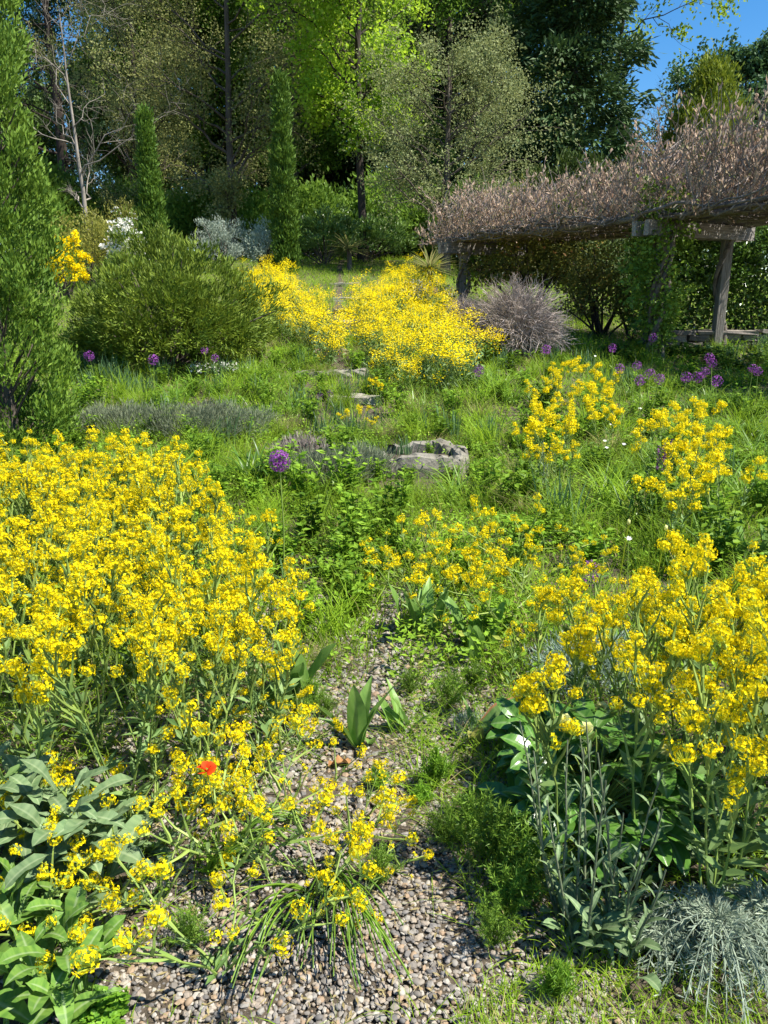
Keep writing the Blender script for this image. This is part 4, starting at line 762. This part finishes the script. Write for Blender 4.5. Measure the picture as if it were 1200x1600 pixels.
def bank_proto(seed):
    q = np.random.default_rng(seed); t = thing('mustard_plant', 'x', 'flower', (0, 0, -5)); st = MB(); fl = MB(); n = 16; a = q.uniform(0, 6.283, n); rr = .34 * np.sqrt(q.random(n)); E = np.column_stack([rr * np.cos(a), rr * np.sin(a), .62 + .14 * q.normal(size=n) - rr * .35]); tt = np.linspace(0, 1, 4)
    tubes(st, E[:, None] * [.3, .3, 0] * tt[:, None] * (1 - tt[:, None]) + E[:, None] * (tt ** 1.2)[:, None], np.broadcast_to([.006, .005, .004, .003], (n, 4)), 3, q.random(n)); m = 130; b = q.uniform(0, 6.283, m)
    leaves(st, np.column_stack([q.normal(size=(m, 2)) * .14, q.random(m) * .5]), np.column_stack([np.cos(b), np.sin(b), q.uniform(.2, 1, m)]), nrm(runit(q, m) * .6 + UP), .11, .035, q.random(m), 1); st.build('stem', [M['mstem'], M['mleaf']], t)
    per = 42; i = np.repeat(np.arange(n), per); C = E[i] + q.normal(size=(n * per, 3)) * [.06, .06, .045]; leaves(fl, C, runit(q, n * per) * [1, 1, .4], nrm(runit(q, n * per) * .5 + UP), .027, .024, q.random(n * per)); fl.build('blossom', M['yellow'], t); return t
BANK = [bank_proto(600 + k) for k in range(5)]
PROTO = TALL + BIG + SPARSE + LOW + MIDP + BANK
def place(src, p, label, group, s=1.0, cat='flower'):
    o = copy_tree(src); o.location = p; o.rotation_euler = (0, 0, r.uniform(0, 6.283)); o.scale = (s, s, s * r.uniform(.93, 1.07)); tag(o, label, cat, group); return o
def drift(poly, h, protos, dist, label, group, smin=.85, smax=1.12, tries=4000, cap=300):
    pts = []; xs_ = [a for a, _ in poly]; ys_ = [b for _, b in poly]
    c = [G(x, y, h) for x, y in poly]; x0, x1 = min(q[0] for q in c) - .1, max(q[0] for q in c) + .1; y0, y1 = min(q[1] for q in c) - .1, max(q[1] for q in c) + .1
    for _ in range(tries):
        x, y = r.uniform(x0, x1), r.uniform(y0, y1); z = float(terr(x, y)); px, py = project(np.array([x, y, z + h]))
        if not inside(poly, np.array(px), np.array(py)): continue
        if any((x - a) ** 2 + (y - b) ** 2 < dist ** 2 for a, b in pts): continue
        pts.append((x, y)); place(protos[r.integers(len(protos))], (x, y, z), label, group, r.uniform(smin, smax))
        if len(pts) >= cap: break
    return len(pts)
cnt = {}
cnt['left'] = drift(left_drift, .58, TALL, .195, 'yellow mustard plant in the broad dense drift behind the grey woad rosettes', 'yellow mustard of the broad drift')
cnt['right'] = drift([(1010, 925), (1110, 905), (1200, 890), (1330, 900), (1330, 1150), (1190, 1110), (1110, 1060), (1070, 1000)], .68, BIG, .155, 'tall yellow mustard plant in the drift behind the glossy dark leaves', 'yellow mustard above the glossy leaves')
for (px, py, s) in ((845, 935, .85), (880, 890, .8), (912, 868, .8), (925, 940, .9), (965, 960, .95), (985, 905, .9), (1030, 910, .95), (1070, 935, 1), (862, 1062, 1), (905, 1078, .95), (945, 985, .9), (895, 1000, .85), (795, 985, .5), (1000, 1010, 1), (1040, 1060, 1)): place(SPARSE[int(px) % 4], G(px, py, .68 * s), 'slender single-stemmed yellow mustard standing apart at the edge of the tall drift', 'single yellow mustard stems by the tall drift', s)
cnt['low'] = drift([(190, 1130), (330, 1100), (440, 1140), (500, 1220), (480, 1320), (400, 1390), (290, 1370), (210, 1270)], .3, LOW, .20, 'sprawling yellow mustard plant with loose flowers over bare gravel', 'sprawling mustard over the gravel', .7, .95)
for (px, py, s) in ((15, 1280, .9), (45, 1330, .8), (25, 1400, .7), (555, 1230, .55), (580, 1300, .5), (545, 1380, .4), (435, 1090, .6), (465, 1100, .55)): place(LOW[int(px) % 4], G(px, py, .34 * s), 'small loose yellow mustard plant at the edge of the gravel', 'small mustard plants by the gravel edge', s)
cnt['mid'] = drift([(650, 810), (740, 785), (840, 800), (850, 850), (800, 880), (660, 870)], .40, LOW, .24, 'yellow mustard plant in the low patch above the tulip fan', 'mustard of the low patch', .8, 1.0)
for g_, (poly, lab) in enumerate([([(840, 570), (900, 555), (965, 590), (960, 640), (840, 635)], 'yellow mustard plant in the clump next to the purple alliums'), ([(815, 650), (850, 640), (915, 660), (900, 690), (830, 690)], 'yellow mustard plant in the thin patch below the allium clump'), ([(1020, 630), (1110, 630), (1110, 685), (1030, 690)], 'yellow mustard plant in the patch on the open grass'), ([(1010, 705), (1080, 690), (1145, 720), (1140, 750), (1030, 755)], 'yellow mustard plant in the patch mixed with dull purple flowers'), ([(1040, 815), (1120, 830), (1110, 850), (1040, 850)], 'yellow mustard plant in the thinnest patch near the tall drift')]):
    cnt[lab[-12:]] = drift(poly, .55, MIDP, .34, lab, 'mustard of ' + lab[24:], .75, .95, 1500, 24)
for (px, py, s) in ((590, 600, .6), (568, 640, .5), (540, 648, .5), (580, 655, .4)): place(MIDP[int(px) % 4], G(px, py, .55 * s), 'small yellow mustard plant beside the lowest stone steps', 'small mustard by the stone steps', s)
cnt['bankl'] = drift([(380, 422), (420, 415), (470, 440), (515, 470), (525, 500), (510, 522), (440, 488), (390, 455)], .6, BANK, .47, 'yellow mustard plant on the bank beside the spreading juniper', 'mustard of the bank by the juniper', .65, 1.1)
cnt['bankr'] = drift([(555, 455), (600, 430), (640, 420), (680, 428), (690, 460), (680, 485), (755, 515), (758, 540), (700, 555), (640, 556), (585, 535), (568, 490)], .6, BANK, .47, 'yellow mustard plant on the bank between stone stair and grey twig dome', 'mustard of the bank by the stair', .65, 1.12)
for o in PROTO:
    for ch in list(o.children): bpy.data.objects.remove(ch)
    bpy.data.objects.remove(o)
print('MUSTARD', cnt)
# ------------------------------------------------------------------ other garden plants
r = np.random.default_rng(90)
def allium(base, h, rad, label, group=None, n=110, mat='purple'):
    t = thing('allium', label, 'flower', base, r.uniform(0, 6), group); b_ = MB(); a = r.normal(size=2) * .03
    tube(b_, [[0, 0, -.02], [a[0], a[1], h * .5], [0, 0, h]], .0045, .0035, 6); b_.build('stem', M['mstem'], t, smooth=True); f = MB(); d = runit(r, n); C = d * rad * r.uniform(.82, 1.0, (n, 1)) + [0, 0, h + rad * .3]
    for k in range(3):
        q = nrm(np.cross(d, runit(r, n))); leaves(f, C - q * rad * .14, q + d * .25, d, rad * .34, rad * .12, r.random(n)); leaves(f, np.tile([0, 0, h + rad * .3], (n // 2, 1)), d[:n // 2], runit(r, n // 2), rad * .9, rad * .03, .1)
    f.build('flower_head', M[mat], t)
    l = MB(); m = 9; az = r.uniform(0, 6.283, m); blades(l, np.zeros((m, 3)), np.column_stack([np.cos(az) * .6, np.sin(az) * .6, np.ones(m)]), h * .5, .022, .9, r.random(m) * .8, seg=4, r=r); l.build('foliage', M['iris'], t); return t
allium(G(437, 727, .72), .72, .062, 'large deep purple allium beside the strap-leaved clump', n=170)
for (px, py, lab) in [(853, 551, 'purple allium in the grass below the grey twig dome'), (748, 583, 'purple allium beside the grey-green iris leaves, in front of the yellow bank'), (1020, 531, 'highest purple allium, by the creeper-clad post'), (140, 560, 'purple allium beside the big juniper column'), (240, 565, 'purple allium in front of the spreading juniper'), (680, 457, 'dark purple allium behind the white flowers on the bank')]:
    allium(G(px, py, .6), .6, .07, lab, n=80)
for (px, py) in [(957, 547), (968, 580), (1015, 587), (1030, 596), (1000, 598), (995, 575)]: allium(G(px, py, .65), .65, .06, 'purple allium in the loose clump next to the yellow mustard', 'loose clump of alliums', 70)
for (px, py) in [(1090, 592), (1072, 594), (1108, 563), (1100, 585), (1120, 600), (1112, 570)]: allium(G(px, py, .65), .65, .062, 'purple allium in the tight clump in front of the low stone wall', 'tight clump of alliums', 70)
for (px, py) in [(1176, 578), (1184, 584)]: allium(G(px, py, .6), .6, .055, 'pale purple allium at the far end of the stone wall', 'alliums at the wall end', 70)
for (px, py) in [(320, 551), (336, 561)]: allium(G(px, py, .5), .5, .055, 'faded purple allium above the white flowers', 'alliums above the white flowers', 60)
for (px, py) in [(500, 621), (516, 618)]: allium(G(px, py, .45), .45, .045, 'small dull purple allium by the lowest stone step', 'small alliums by the steps', 50, 'purpdk')
for (px, py, s) in [(1035, 700, .5), (1045, 690, .45), (925, 885, .4)]:
    t = thing('salvia', 'dull purple flower spike among the yellow mustard', 'flower', G(px, py, s), 0, 'dull purple flower spikes'); b_ = MB(); tube(b_, [[0, 0, -.01], [.01, 0, s * .6], [0, .01, s]], .003, .002, 5); b_.build('stem', M['mstem'], t); f = MB(); n = 120; a = r.uniform(0, 6.283, n); leaves(f, np.column_stack([.02 * np.cos(a), .02 * np.sin(a), s * r.uniform(.65, 1.02, n)]), np.column_stack([np.cos(a), np.sin(a), .5 + 0 * a]), runit(r, n), .022, .012, r.random(n)); f.build('flower_head', M['purpdk'], t)

# --- clumps: strap leaves, irises, feather grass, leafy herbs, grey mounds
sprout('strap_leaf_clump', 'dense dark strap-leaved clump beside the large purple allium', 'plant', G(392, 772), [(STR[k % 4], r.uniform(0, 360), r.normal() * .06, r.normal() * .06, r.uniform(1.0, 1.6), r.uniform(-8, 14)) for k in range(60)])
def clump(seed, n, h, w, lean, bend, mat, sp, seg=4):
    q = np.random.default_rng(seed); b_ = MB(); a = q.uniform(0, 6.283, n); l = lean * np.sqrt(q.random(n)); B = np.column_stack([q.normal(size=(n, 2)) * sp, np.zeros(n) - .01]); blades(b_, B, np.column_stack([np.cos(a) * l, np.sin(a) * l, np.ones(n)]), h * q.uniform(.6, 1.15, n), w, q.uniform(*bend, n), np.clip(q.random(n), 0, .84), seg=seg, r=q); return b_.mesh('foliage', mat)
def herb(seed, n, h, L, mat, sp=.10):
    q = np.random.default_rng(seed); b_ = MB(); ns = 16; a = q.uniform(0, 6.283, ns); tip = np.column_stack([np.cos(a) * sp * 1.6 * q.random(ns), np.sin(a) * sp * 1.6 * q.random(ns), h * q.uniform(.55, 1.1, ns)]); tt = np.linspace(0, 1, 4)
    P = tip[:, None] * np.column_stack([tt ** .8, tt ** .8, tt])[None]; tubes(b_, P, np.full((ns, 4), .002), 3, .3); i = np.repeat(np.arange(ns), n); f = q.uniform(.15, 1, len(i)); C = tip[i] * f[:, None]; b = q.uniform(0, 6.283, len(i)); leaves(b_, C, np.column_stack([np.cos(b), np.sin(b), q.uniform(-.1, .6, len(i))]), nrm(runit(q, len(i)) * .5 + UP), L * q.uniform(.6, 1.2, len(i)), L * .5, np.clip(.84 * q.random(len(i)), 0, .84)); return b_.mesh('foliage', mat)
DAY = [clump(700 + k, 60, .42, .016, .6, (.5, 1.3), M['strap'], .06) for k in range(3)]; IRI = [clump(710 + k, 34, .45, .022, .22, (.05, .35), M['iris'], .07, 3) for k in range(3)]
STI = [clump(720 + k, 170, .42, .0045, .55, (.5, 1.5), M['stipa'], .03) for k in range(3)]; TUS = [clump(730 + k, 110, .34, .006, .45, (.3, 1.0), M['grass'], .06) for k in range(3)]
HER = [herb(740 + k, 18, .28, .05, M['weed']) for k in range(4)]; BLD = [herb(750 + k, 14, .20, .09, M['hedge'], .16) for k in range(2)]
def one(name, me, label, p, cat='plant', group=None, s=1.0):
    o = put(name, me, None, p, (0, 0, r.uniform(0, 6.283)), (s, s, s * r.uniform(.9, 1.12))); return tag(o, label, cat, group)
def many(name, meshes, label, group, pix, s0=.85, s1=1.2, jit=12, n=1, cat='plant'):
    for (px, py) in pix:
        for k in range(n): one(name, meshes[r.integers(len(meshes))], label, G(px + r.normal() * jit * (n > 1), py + r.normal() * jit * .45 * (n > 1)), cat, group, r.uniform(s0, s1))
many('daylily', DAY, 'bright arching strap-leaved daylily clump below the spreading juniper', 'daylilies below the juniper', [(300, 612), (335, 622), (390, 600), (420, 625), (360, 640), (425, 590), (280, 630), (455, 640)], .9, 1.25)
many('daylily', DAY, 'arching strap-leaved daylily clump beside the yellow mustard and alliums', 'daylilies by the alliums', [(770, 622), (800, 632), (840, 640), (740, 640), (980, 625), (1010, 640), (1110, 640), (1160, 640), (890, 735), (860, 770)], .9, 1.25)
many('daylily', DAY, 'rough strap-leaved clump in the open grass near the tall drift', 'strap clumps near the tall drift', [(1000, 830), (960, 790), (1050, 790), (1160, 780), (1110, 880), (890, 820), (1180, 720)], .9, 1.3)
many('iris', IRI, 'upright blue-green iris clump at the foot of the yellow bank', 'irises below the bank', [(610, 585), (640, 592), (670, 600), (700, 598), (730, 600), (700, 610), (590, 570)], .8, 1.1)
many('iris', IRI, 'upright blue-green iris clump by the spreading juniper', 'irises by the juniper', [(170, 600), (245, 590), (255, 598), (195, 615), (345, 600), (150, 585)], .9, 1.2)
many('iris', IRI, 'blue-green iris clump beside the sunken stone trough', 'irises by the trough', [(530, 665), (500, 680), (760, 690), (700, 690), (550, 690), (480, 650), (590, 680)], .7, 1.0)
many('iris', IRI, 'pale blue-green iris clump among the purple alliums', 'irises among the alliums', [(930, 600), (950, 612), (980, 605), (1000, 612)], .8, 1.1)
many('feather_grass', STI, 'tan feathery grass tuft around the stone trough', 'feather grass by the trough', [(660, 655), (690, 665), (720, 640), (640, 640), (790, 790), (810, 760), (600, 690), (745, 655)], .8, 1.15)
many('feather_grass', STI, 'tan feathery grass tuft on the open slope', 'feather grass on the slope', [(950, 715), (160, 665), (200, 660), (560, 560), (485, 545), (430, 545), (965, 700)], .8, 1.15)
many('feather_grass', STI, 'rusty feathery grass tuft by the path beside the yellow drift', 'feather grass by the path', [(510, 1040), (470, 860), (300, 760), (285, 745)], .5, .75)
many('grass_tussock', TUS, 'fresh green grass tussock beside the gravel path', 'grass tussocks by the path', [(600, 830), (570, 850), (620, 800), (590, 800), (540, 800), (560, 950), (510, 830), (480, 810), (650, 790), (880, 800), (930, 850), (1010, 900), (760, 800), (950, 760)], .7, 1.15)
many('grass_tussock', TUS, 'grass tussock beside the stone steps', 'grass tussocks by the steps', [(515, 600), (450, 610), (470, 580), (575, 620), (545, 540), (440, 560), (620, 620), (480, 520), (430, 520)], .9, 1.3)
many('leafy_herb', HER, 'leafy green herb beside the gravel path', 'leafy herbs by the path', [(540, 900), (565, 880), (520, 930), (590, 920), (500, 890), (555, 960), (620, 880), (610, 850), (640, 900)], .7, 1.1)
many('leafy_herb', HER, 'leafy green herb in the meadow around the stone trough', 'leafy herbs around the trough', [(730, 720), (750, 735), (770, 720), (560, 740), (590, 760), (640, 770), (700, 760), (740, 760), (800, 710), (520, 750)], .7, 1.1)
many('leafy_herb', HER, 'leafy green herb in the rough grass near the tall drift', 'leafy herbs in rough grass', [(850, 720), (880, 760), (930, 740), (970, 770), (1020, 780), (1080, 770), (1140, 760), (1180, 800), (900, 690), (830, 800), (700, 900), (800, 910), (820, 880), (870, 860)], .8, 1.3)
many('broad_herb', BLD, 'broad-leaved dark green plant at the foot of the stone wall', 'broad-leaved plants at the wall', [(1050, 560), (1080, 565), (1110, 570), (1000, 560), (990, 570), (1150, 580), (1180, 575), (1130, 560), (960, 560)], 1.0, 1.5)
many('broad_herb', BLD, 'broad-leaved plant in the lawn at the end of the wall', 'broad-leaved plants in the lawn', [(1170, 690), (1190, 700), (1010, 690), (1130, 640)], .8, 1.1)
for i, (px, py, rx, h, lab, mt) in enumerate([(285, 690, .75, .42, 'wide grey-green lavender mound behind the yellow drift', 'lav'), (190, 680, .5, .36, 'grey-green lavender mound beside the big juniper column', 'lav'), (360, 682, .5, .36, 'grey-green lavender mound next to the dark strap-leaved clump', 'lav'), (505, 765, .42, .36, 'grey lavender mound beside the large purple allium', 'lav'), (560, 748, .3, .28, 'small grey lavender mound by the stone trough', 'lav'), (470, 735, .28, .3, 'brownish grey twiggy mound behind the large purple allium', 'twig')]):
    b_ = G(px, py); shrub('lavender_mound', lab, b_, rx * .85, rx * .6, h * .75, 240, 26, .06, .007, M[mt], 800 + i, .05, .8, .6, .6, stems=12, core=.3, tuft=.07)
b_ = G(928, 1075); shrub('santolina', 'blue-grey feathery mound under the tall yellow drift', b_, .24, .2, .2, 190, 26, .035, .004, M['bluegrey'], 820, .025, .5, .6, .6, cat='plant')
shrub('santolina', 'pale silvery tuft in deep grass beside the spent tulip', G(735, 1150), .07, .06, .07, 60, 16, .02, .003, M['silver'], 821, .012, .5, .6, .6, cat='plant')
# --- scattered clumps that make up the rough meadow
def scatter(name, meshes, label, group, n, y0, y1, s0, s1, dmin=.3):
    pts = []
    for _ in range(n * 6):
        y = y0 + (y1 - y0) * r.random() ** .8; x = r.uniform(-1, 1) * (.5 * y + .2)
        if abs(x - path_x(y)) < path_w(y) + .12 or (abs(x - tp[0]) < .65 and tp[1] - 1.0 < y < tp[1] + .5) or any((x - a) ** 2 + (y - b) ** 2 < dmin ** 2 for a, b in pts): continue
        pts.append((x, y)); one(name, meshes[r.integers(len(meshes))], label, (x, y, float(terr(x, y))), 'plant', group, r.uniform(s0, s1))
        if len(pts) >= n: break
scatter('meadow_herb', HER, 'leafy herb scattered through the rough meadow', 'leafy herbs scattered through the meadow', 170, 3.0, 13, .8, 1.5)
scatter('meadow_tussock', TUS, 'green tussock scattered through the rough meadow', 'tussocks scattered through the meadow', 110, 3.0, 15, .9, 1.6)
scatter('meadow_strap_clump', DAY, 'arching strap-leaved clump scattered through the rough meadow', 'strap clumps scattered through the meadow', 75, 4.5, 16, .8, 1.3)
scatter('meadow_feather_grass', STI, 'tan feathery tuft scattered through the rough meadow', 'tan tufts scattered through the meadow', 34, 4, 14, .6, 1.0)
scatter('meadow_iris', IRI, 'blue-green iris fan scattered through the rough meadow', 'iris fans scattered through the meadow', 40, 5, 15, .6, 1.0)
# --- yuccas
def yucca(base, label, s):
    t = thing('yucca', label, 'plant', base); n = 110; d = runit(r, n); d[:, 2] = np.abs(d[:, 2]) - .25; b_ = MB(); blades(b_, np.tile([0, 0, .75 * s], (n, 1)) + d * .06, d, .75 * s, .05, .35, r.random(n) * .8, seg=3, r=r); b_.build('foliage', M['stipa'], t)
    b_ = MB(); tube(b_, [[0, 0, -.05], [.02, 0, .35 * s], [0, 0, .8 * s]], .10 * s, .08 * s, 8); b_.build('trunk', M['bark'], t, smooth=True)
yucca(foot(548, 27.5), 'spiky pale green yucca in front of the rhododendrons', 1.0); yucca(foot(668, 22), 'tan green yucca beside the end of the pergola', .9)
# --- white flowers
for (px, py, lab, n, sp) in [(335, 590, 'low white flowering plant in front of the spreading juniper', 60, .22), (665, 490, 'white flowering plant inside the yellow bank', 110, .3), (655, 475, 'higher white flowering plant inside the yellow bank', 70, .25), (690, 470, 'white flowering plant beside the end of the pergola', 40, .2)]:
    t = thing('white_flower', lab, 'flower', G(px, py)); b_ = MB(); c = np.column_stack([r.normal(size=(n, 2)) * sp, .3 + .25 * r.random(n)]) if n > 65 else np.column_stack([r.normal(size=(n, 2)) * sp, .1 + .1 * r.random(n)]); i = np.repeat(np.arange(n), 6); leaves(b_, c[i] + r.normal(size=(len(i), 3)) * .02, runit(r, len(i)), nrm(runit(r, len(i)) * .5 + UP), .04, .035, r.random(len(i))); b_.build('blossom', M['white'], t)
    b_ = MB(); leaves(b_, c[i] * [1, 1, .6] + r.normal(size=(len(i), 3)) * .05, runit(r, len(i)) + UP, nrm(runit(r, len(i)) + UP), .09, .03, r.random(len(i)) * .8); b_.build('foliage', M['mleaf'], t)
dm = MB(); n = 9; a = np.arange(n) * 6.283 / n; leaves(dm, np.zeros((n, 3)), np.column_stack([np.cos(a), np.sin(a), .15 + 0 * a]), np.tile(UP, (n, 1)), .032, .018, .8); DM = dm.mesh('petals', M['white'])
for (px, py, h) in [(930, 557, .5), (992, 675, .4), (955, 665, .3), (948, 700, .3), (975, 695, .3), (982, 842, .35), (945, 690, .3), (1000, 640, .3)]:
    t = thing('daisy', 'small white daisy on a thin stalk in the grass', 'flower', G(px, py, h), 0, 'white daisies in the grass'); b_ = MB(); tube(b_, [[.02, 0, -.01], [.01, 0, h * .5], [0, 0, h]], .002, .002, 4); b_.build('stem', M['mstem'], t); put('petals', DM, t, (0, 0, h), (.4, 0, 0), .65)
# --- trough planting
one('trough_plant', HER[0], 'low leafy plant growing inside the stone trough', tp + [.1, .02, .14], s=.55); one('trough_plant', IRI[0], 'spiky grey-green plant growing inside the stone trough', tp + [-.14, .08, .14], s=.5)
# --- feathery annuals near the path
def feathery(seed, n, h, w, mat, nl=46, L=.028):
    q = np.random.default_rng(seed); b_ = MB(); a = q.uniform(0, 6.283, n); e = q.random(n) ** .6; tip = np.column_stack([np.cos(a) * w * e, np.sin(a) * w * e, h * (1.05 - .55 * e ** 2) * q.uniform(.75, 1.05, n)]); tt = np.linspace(0, 1, 4); P = tip[:, None] * np.column_stack([tt, tt, tt ** .7])[None]; tubes(b_, P, np.full((n, 4), .0013), 3, .4)
    i = np.repeat(np.arange(n), nl); f = .25 + .75 * q.random(len(i)); C = tip[i] * np.column_stack([f, f, f ** .7]); D = nrm(runit(q, len(i)) + nrm(tip)[i] * .6); leaves(b_, C, D, runit(q, len(i)), L * q.uniform(.5, 1.1, len(i)), .0034, q.random(len(i)), 0, 0, .4); return b_.mesh('foliage', mat)
FE = [feathery(900 + k, 34, .15, .07, M['feather']) for k in range(2)]; FD = [feathery(910 + k, 44, .22, .13, M['featherdk'], 44, .03) for k in range(3)]
one('feathery_annual', FE[0], 'bright lime feathery tuft beside the small white stone', G(868, 1565), s=.75)
one('feathery_annual', FE[1], 'fresh green feathery plant beside the lone tulip', G(590, 1235), s=.7); one('feathery_annual', FE[0], 'light green feathery plant below the spent tulip', G(680, 1235), s=.95); one('feathery_annual', FE[1], 'second light green feathery plant below the spent tulip, bordering the gravel', G(660, 1260), s=.6)
one('feathery_annual', FD[0], 'dark green feathery plant at the bend of the gravel', G(590, 1385), s=.62); one('feathery_annual', FD[1], 'feathery plant with yellow-green tips beside the green woad rosette', G(300, 1480), s=.55)
for (px, py, s) in [(770, 1370, 1.0), (820, 1400, 1.05), (740, 1330, .85), (850, 1350, .95), (790, 1440, .8), (770, 1480, .55), (700, 1330, .6)]: one('feathery_annual', FD[int(px) % 3], 'dark feathery plant in the mass beside the upright grey stems', G(px, py), 'plant', 'dark feathery plants by the grey stems', s)
for (px, py, s) in [(490, 1110, .6), (510, 1125, .5), (470, 1130, .55), (700, 1110, .7), (640, 1090, .5), (740, 1080, .6), (800, 1050, .6)]: one('feathery_annual', FD[int(px) % 3], 'low feathery green plant among the tulip leaves', G(px, py), 'plant', 'low feathery plants among the tulips', s)
# --- grey upright woad stems in front of the glossy leaves
def upright(base, n, h, seed, label, fl=True):
    q = np.random.default_rng(seed); t = thing('woad_stem_plant', label, 'plant', base); b_ = MB()
    for k in range(n):
        a = q.uniform(0, 6.283); L = h * q.uniform(.65, 1.0); d = np.array([math.cos(a) * .2, math.sin(a) * .2, 1]); o0 = np.array([q.normal() * .035, q.normal() * .03, -.01]); tt = np.linspace(0, 1, 6); P = o0 + d * (L * tt)[:, None] + np.cumsum(q.normal(size=(6, 3)), 0) * .006
        tube(b_, P, .0042, .002, 5); m = int(L / .028)
        for j in range(m):
            f = (j + .5) / m * .95; kk = min(int(f * 5), 4); fr = f * 5 - kk; pos = P[kk] * (1 - fr) + P[kk + 1] * fr; put('leaf', CLASP[j % 2], t, pos, Euler((q.normal() * .2, 0, j * 2.4 + k)), (1.0 - .62 * f) * q.uniform(.75, 1.05))
    b_.build('stem', M['lav'], t, smooth=True); return t
upright(G(905, 1470), 6, .62, 71, 'cluster of upright grey-green leafy stems before the glossy leaves'); upright(G(960, 1480), 5, .52, 72, 'second cluster of grey-green leafy stems, nearer the silver wormwood'); upright(G(880, 1440), 3, .7, 73, 'tallest grey-green stems rising through the glossy leaves'); upright(G(835, 790), 4, .55, 74, 'dark upright leafy stems in the meadow below the allium clump')
sprout('woad_rosette', 'long upright basal leaves around the grey-green stems', 'plant', G(940, 1490), [(WO[k % 2], r.uniform(0, 360), r.normal() * .05, r.normal() * .04, r.uniform(.6, .95), r.uniform(-30, -5)) for k in range(22)])
# --- silver wormwood cascading at the edge
def wormwood(base, label, seed, s=1.0, n=60, front=True):
    q = np.random.default_rng(seed); t = thing('wormwood', label, 'plant', base); b_ = MB(); a = q.uniform(0, 6.283, n); Lh = q.uniform(.10, .22, n) * s; tt = np.linspace(0, 1, 6); d = np.column_stack([np.cos(a), np.sin(a), 0 * a])
    P = np.array([0, 0, .14 * s]) + d[:, None] * (Lh[:, None] * tt)[..., None] + UP * ((.10 * tt - .24 * tt ** 2) * s * q.uniform(.6, 1.05, (n, 1)))[..., None]; P[..., 2] = np.maximum(P[..., 2], .01); tubes(b_, P, np.full((n, 6), .0016), 3, .8); nl = 70; i = np.repeat(np.arange(n), nl); f = q.uniform(.1, 1, len(i)) * 5; k = np.minimum(f.astype(int), 4); fr = (f - k)[:, None]; C = P[i, k] * (1 - fr) + P[i, k + 1] * fr
    leaves(b_, C, nrm(runit(q, len(i)) + nrm(P[i, k + 1] - P[i, k]) * .7), runit(q, len(i)), .032 * q.uniform(.5, 1.1, len(i)), .0034, q.random(len(i)), 0, 0, .5); b_.build('foliage', M['worm'], t); return t
wormwood(G(1105, 1500), 'silvery lacy wormwood drooping over the gravel', 75); wormwood(G(1030, 1495), 'low lacy silver wormwood in shade beside the drooping one', 76, .55, 40); wormwood(G(1195, 1480), 'shaded lacy wormwood behind the drooping silver one', 77, .9)
# --- onion-like drooping leaves
def drooper(base, label, n, az, L, seed, w=.0035):
    q = np.random.default_rng(seed); t = thing('grassy_bulb', label, 'plant', base)
    for k in range(n):
        a = R(az) + q.normal() * .22; l = L * q.uniform(.7, 1.1); tt = np.linspace(0, 1, 12); h = q.uniform(.10, .16); out = l * tt; z = np.maximum(h * np.sin(np.clip(tt * 2.1, 0, 2.6)) * 1.0 - .09 * np.clip(tt - .7, 0, 1), .006 + .012 * q.random()); P = np.column_stack([np.cos(a) * out + q.normal() * .015, np.sin(a) * out + q.normal() * .012, z]); P[0, 2] = -.005
        P[:, :2] += np.column_stack([-np.sin(a) * tt ** 2, np.cos(a) * tt ** 2]) * q.normal() * .05; b_ = MB(); tube(b_, P, w, w * .5, 5, q.random()); b_.build('leaf', M['strap'], t, smooth=True)
    return t
drooper(G(515, 1372), 'onion-like plant with long limp leaves fallen across the gravel', 34, -76, .44, 81); drooper(G(470, 1400), 'limp thin leaves lying towards the green woad rosette', 12, -108, .38, 82); drooper(G(330, 1360), 'tuft of limp arching leaves under the sprawling mustard', 22, 10, .28, 83)
p = G(832, 1275, .12); t = thing('umbel', 'pale green umbel bud beside the dark feathery plants', 'flower', p); b_ = MB(); tube(b_, [[0, 0, -.01], [.01, 0, .06], [0, 0, .12]], .0015, .0015, 4); b_.build('stem', M['mstem'], t); b_ = MB()
for k in range(14): b_.add(ICO * .006 + np.array([r.normal() * .013, r.normal() * .013, .125 + r.normal() * .004]), ICOF)
b_.build('flower_head', M['cream'], t, smooth=True)
for (px, py, h) in [(982, 820, .55), (1040, 830, .5)]:
    t = thing('seed_stalk', 'pale bare stalk with a small pod rising from the grass', 'plant', G(px, py, h), 0, 'pale bare stalks in the grass'); b_ = MB(); tube(b_, [[-.03, 0, -.01], [-.02, 0, h * .5], [0, 0, h]], .004, .003, 5); b_.build('stem', M['bud'], t); b_ = MB(); b_.add(ICO * [.010, .010, .018] + [0, 0, h + .01], ICOF); b_.build('pod', M['cream'], t, smooth=True)
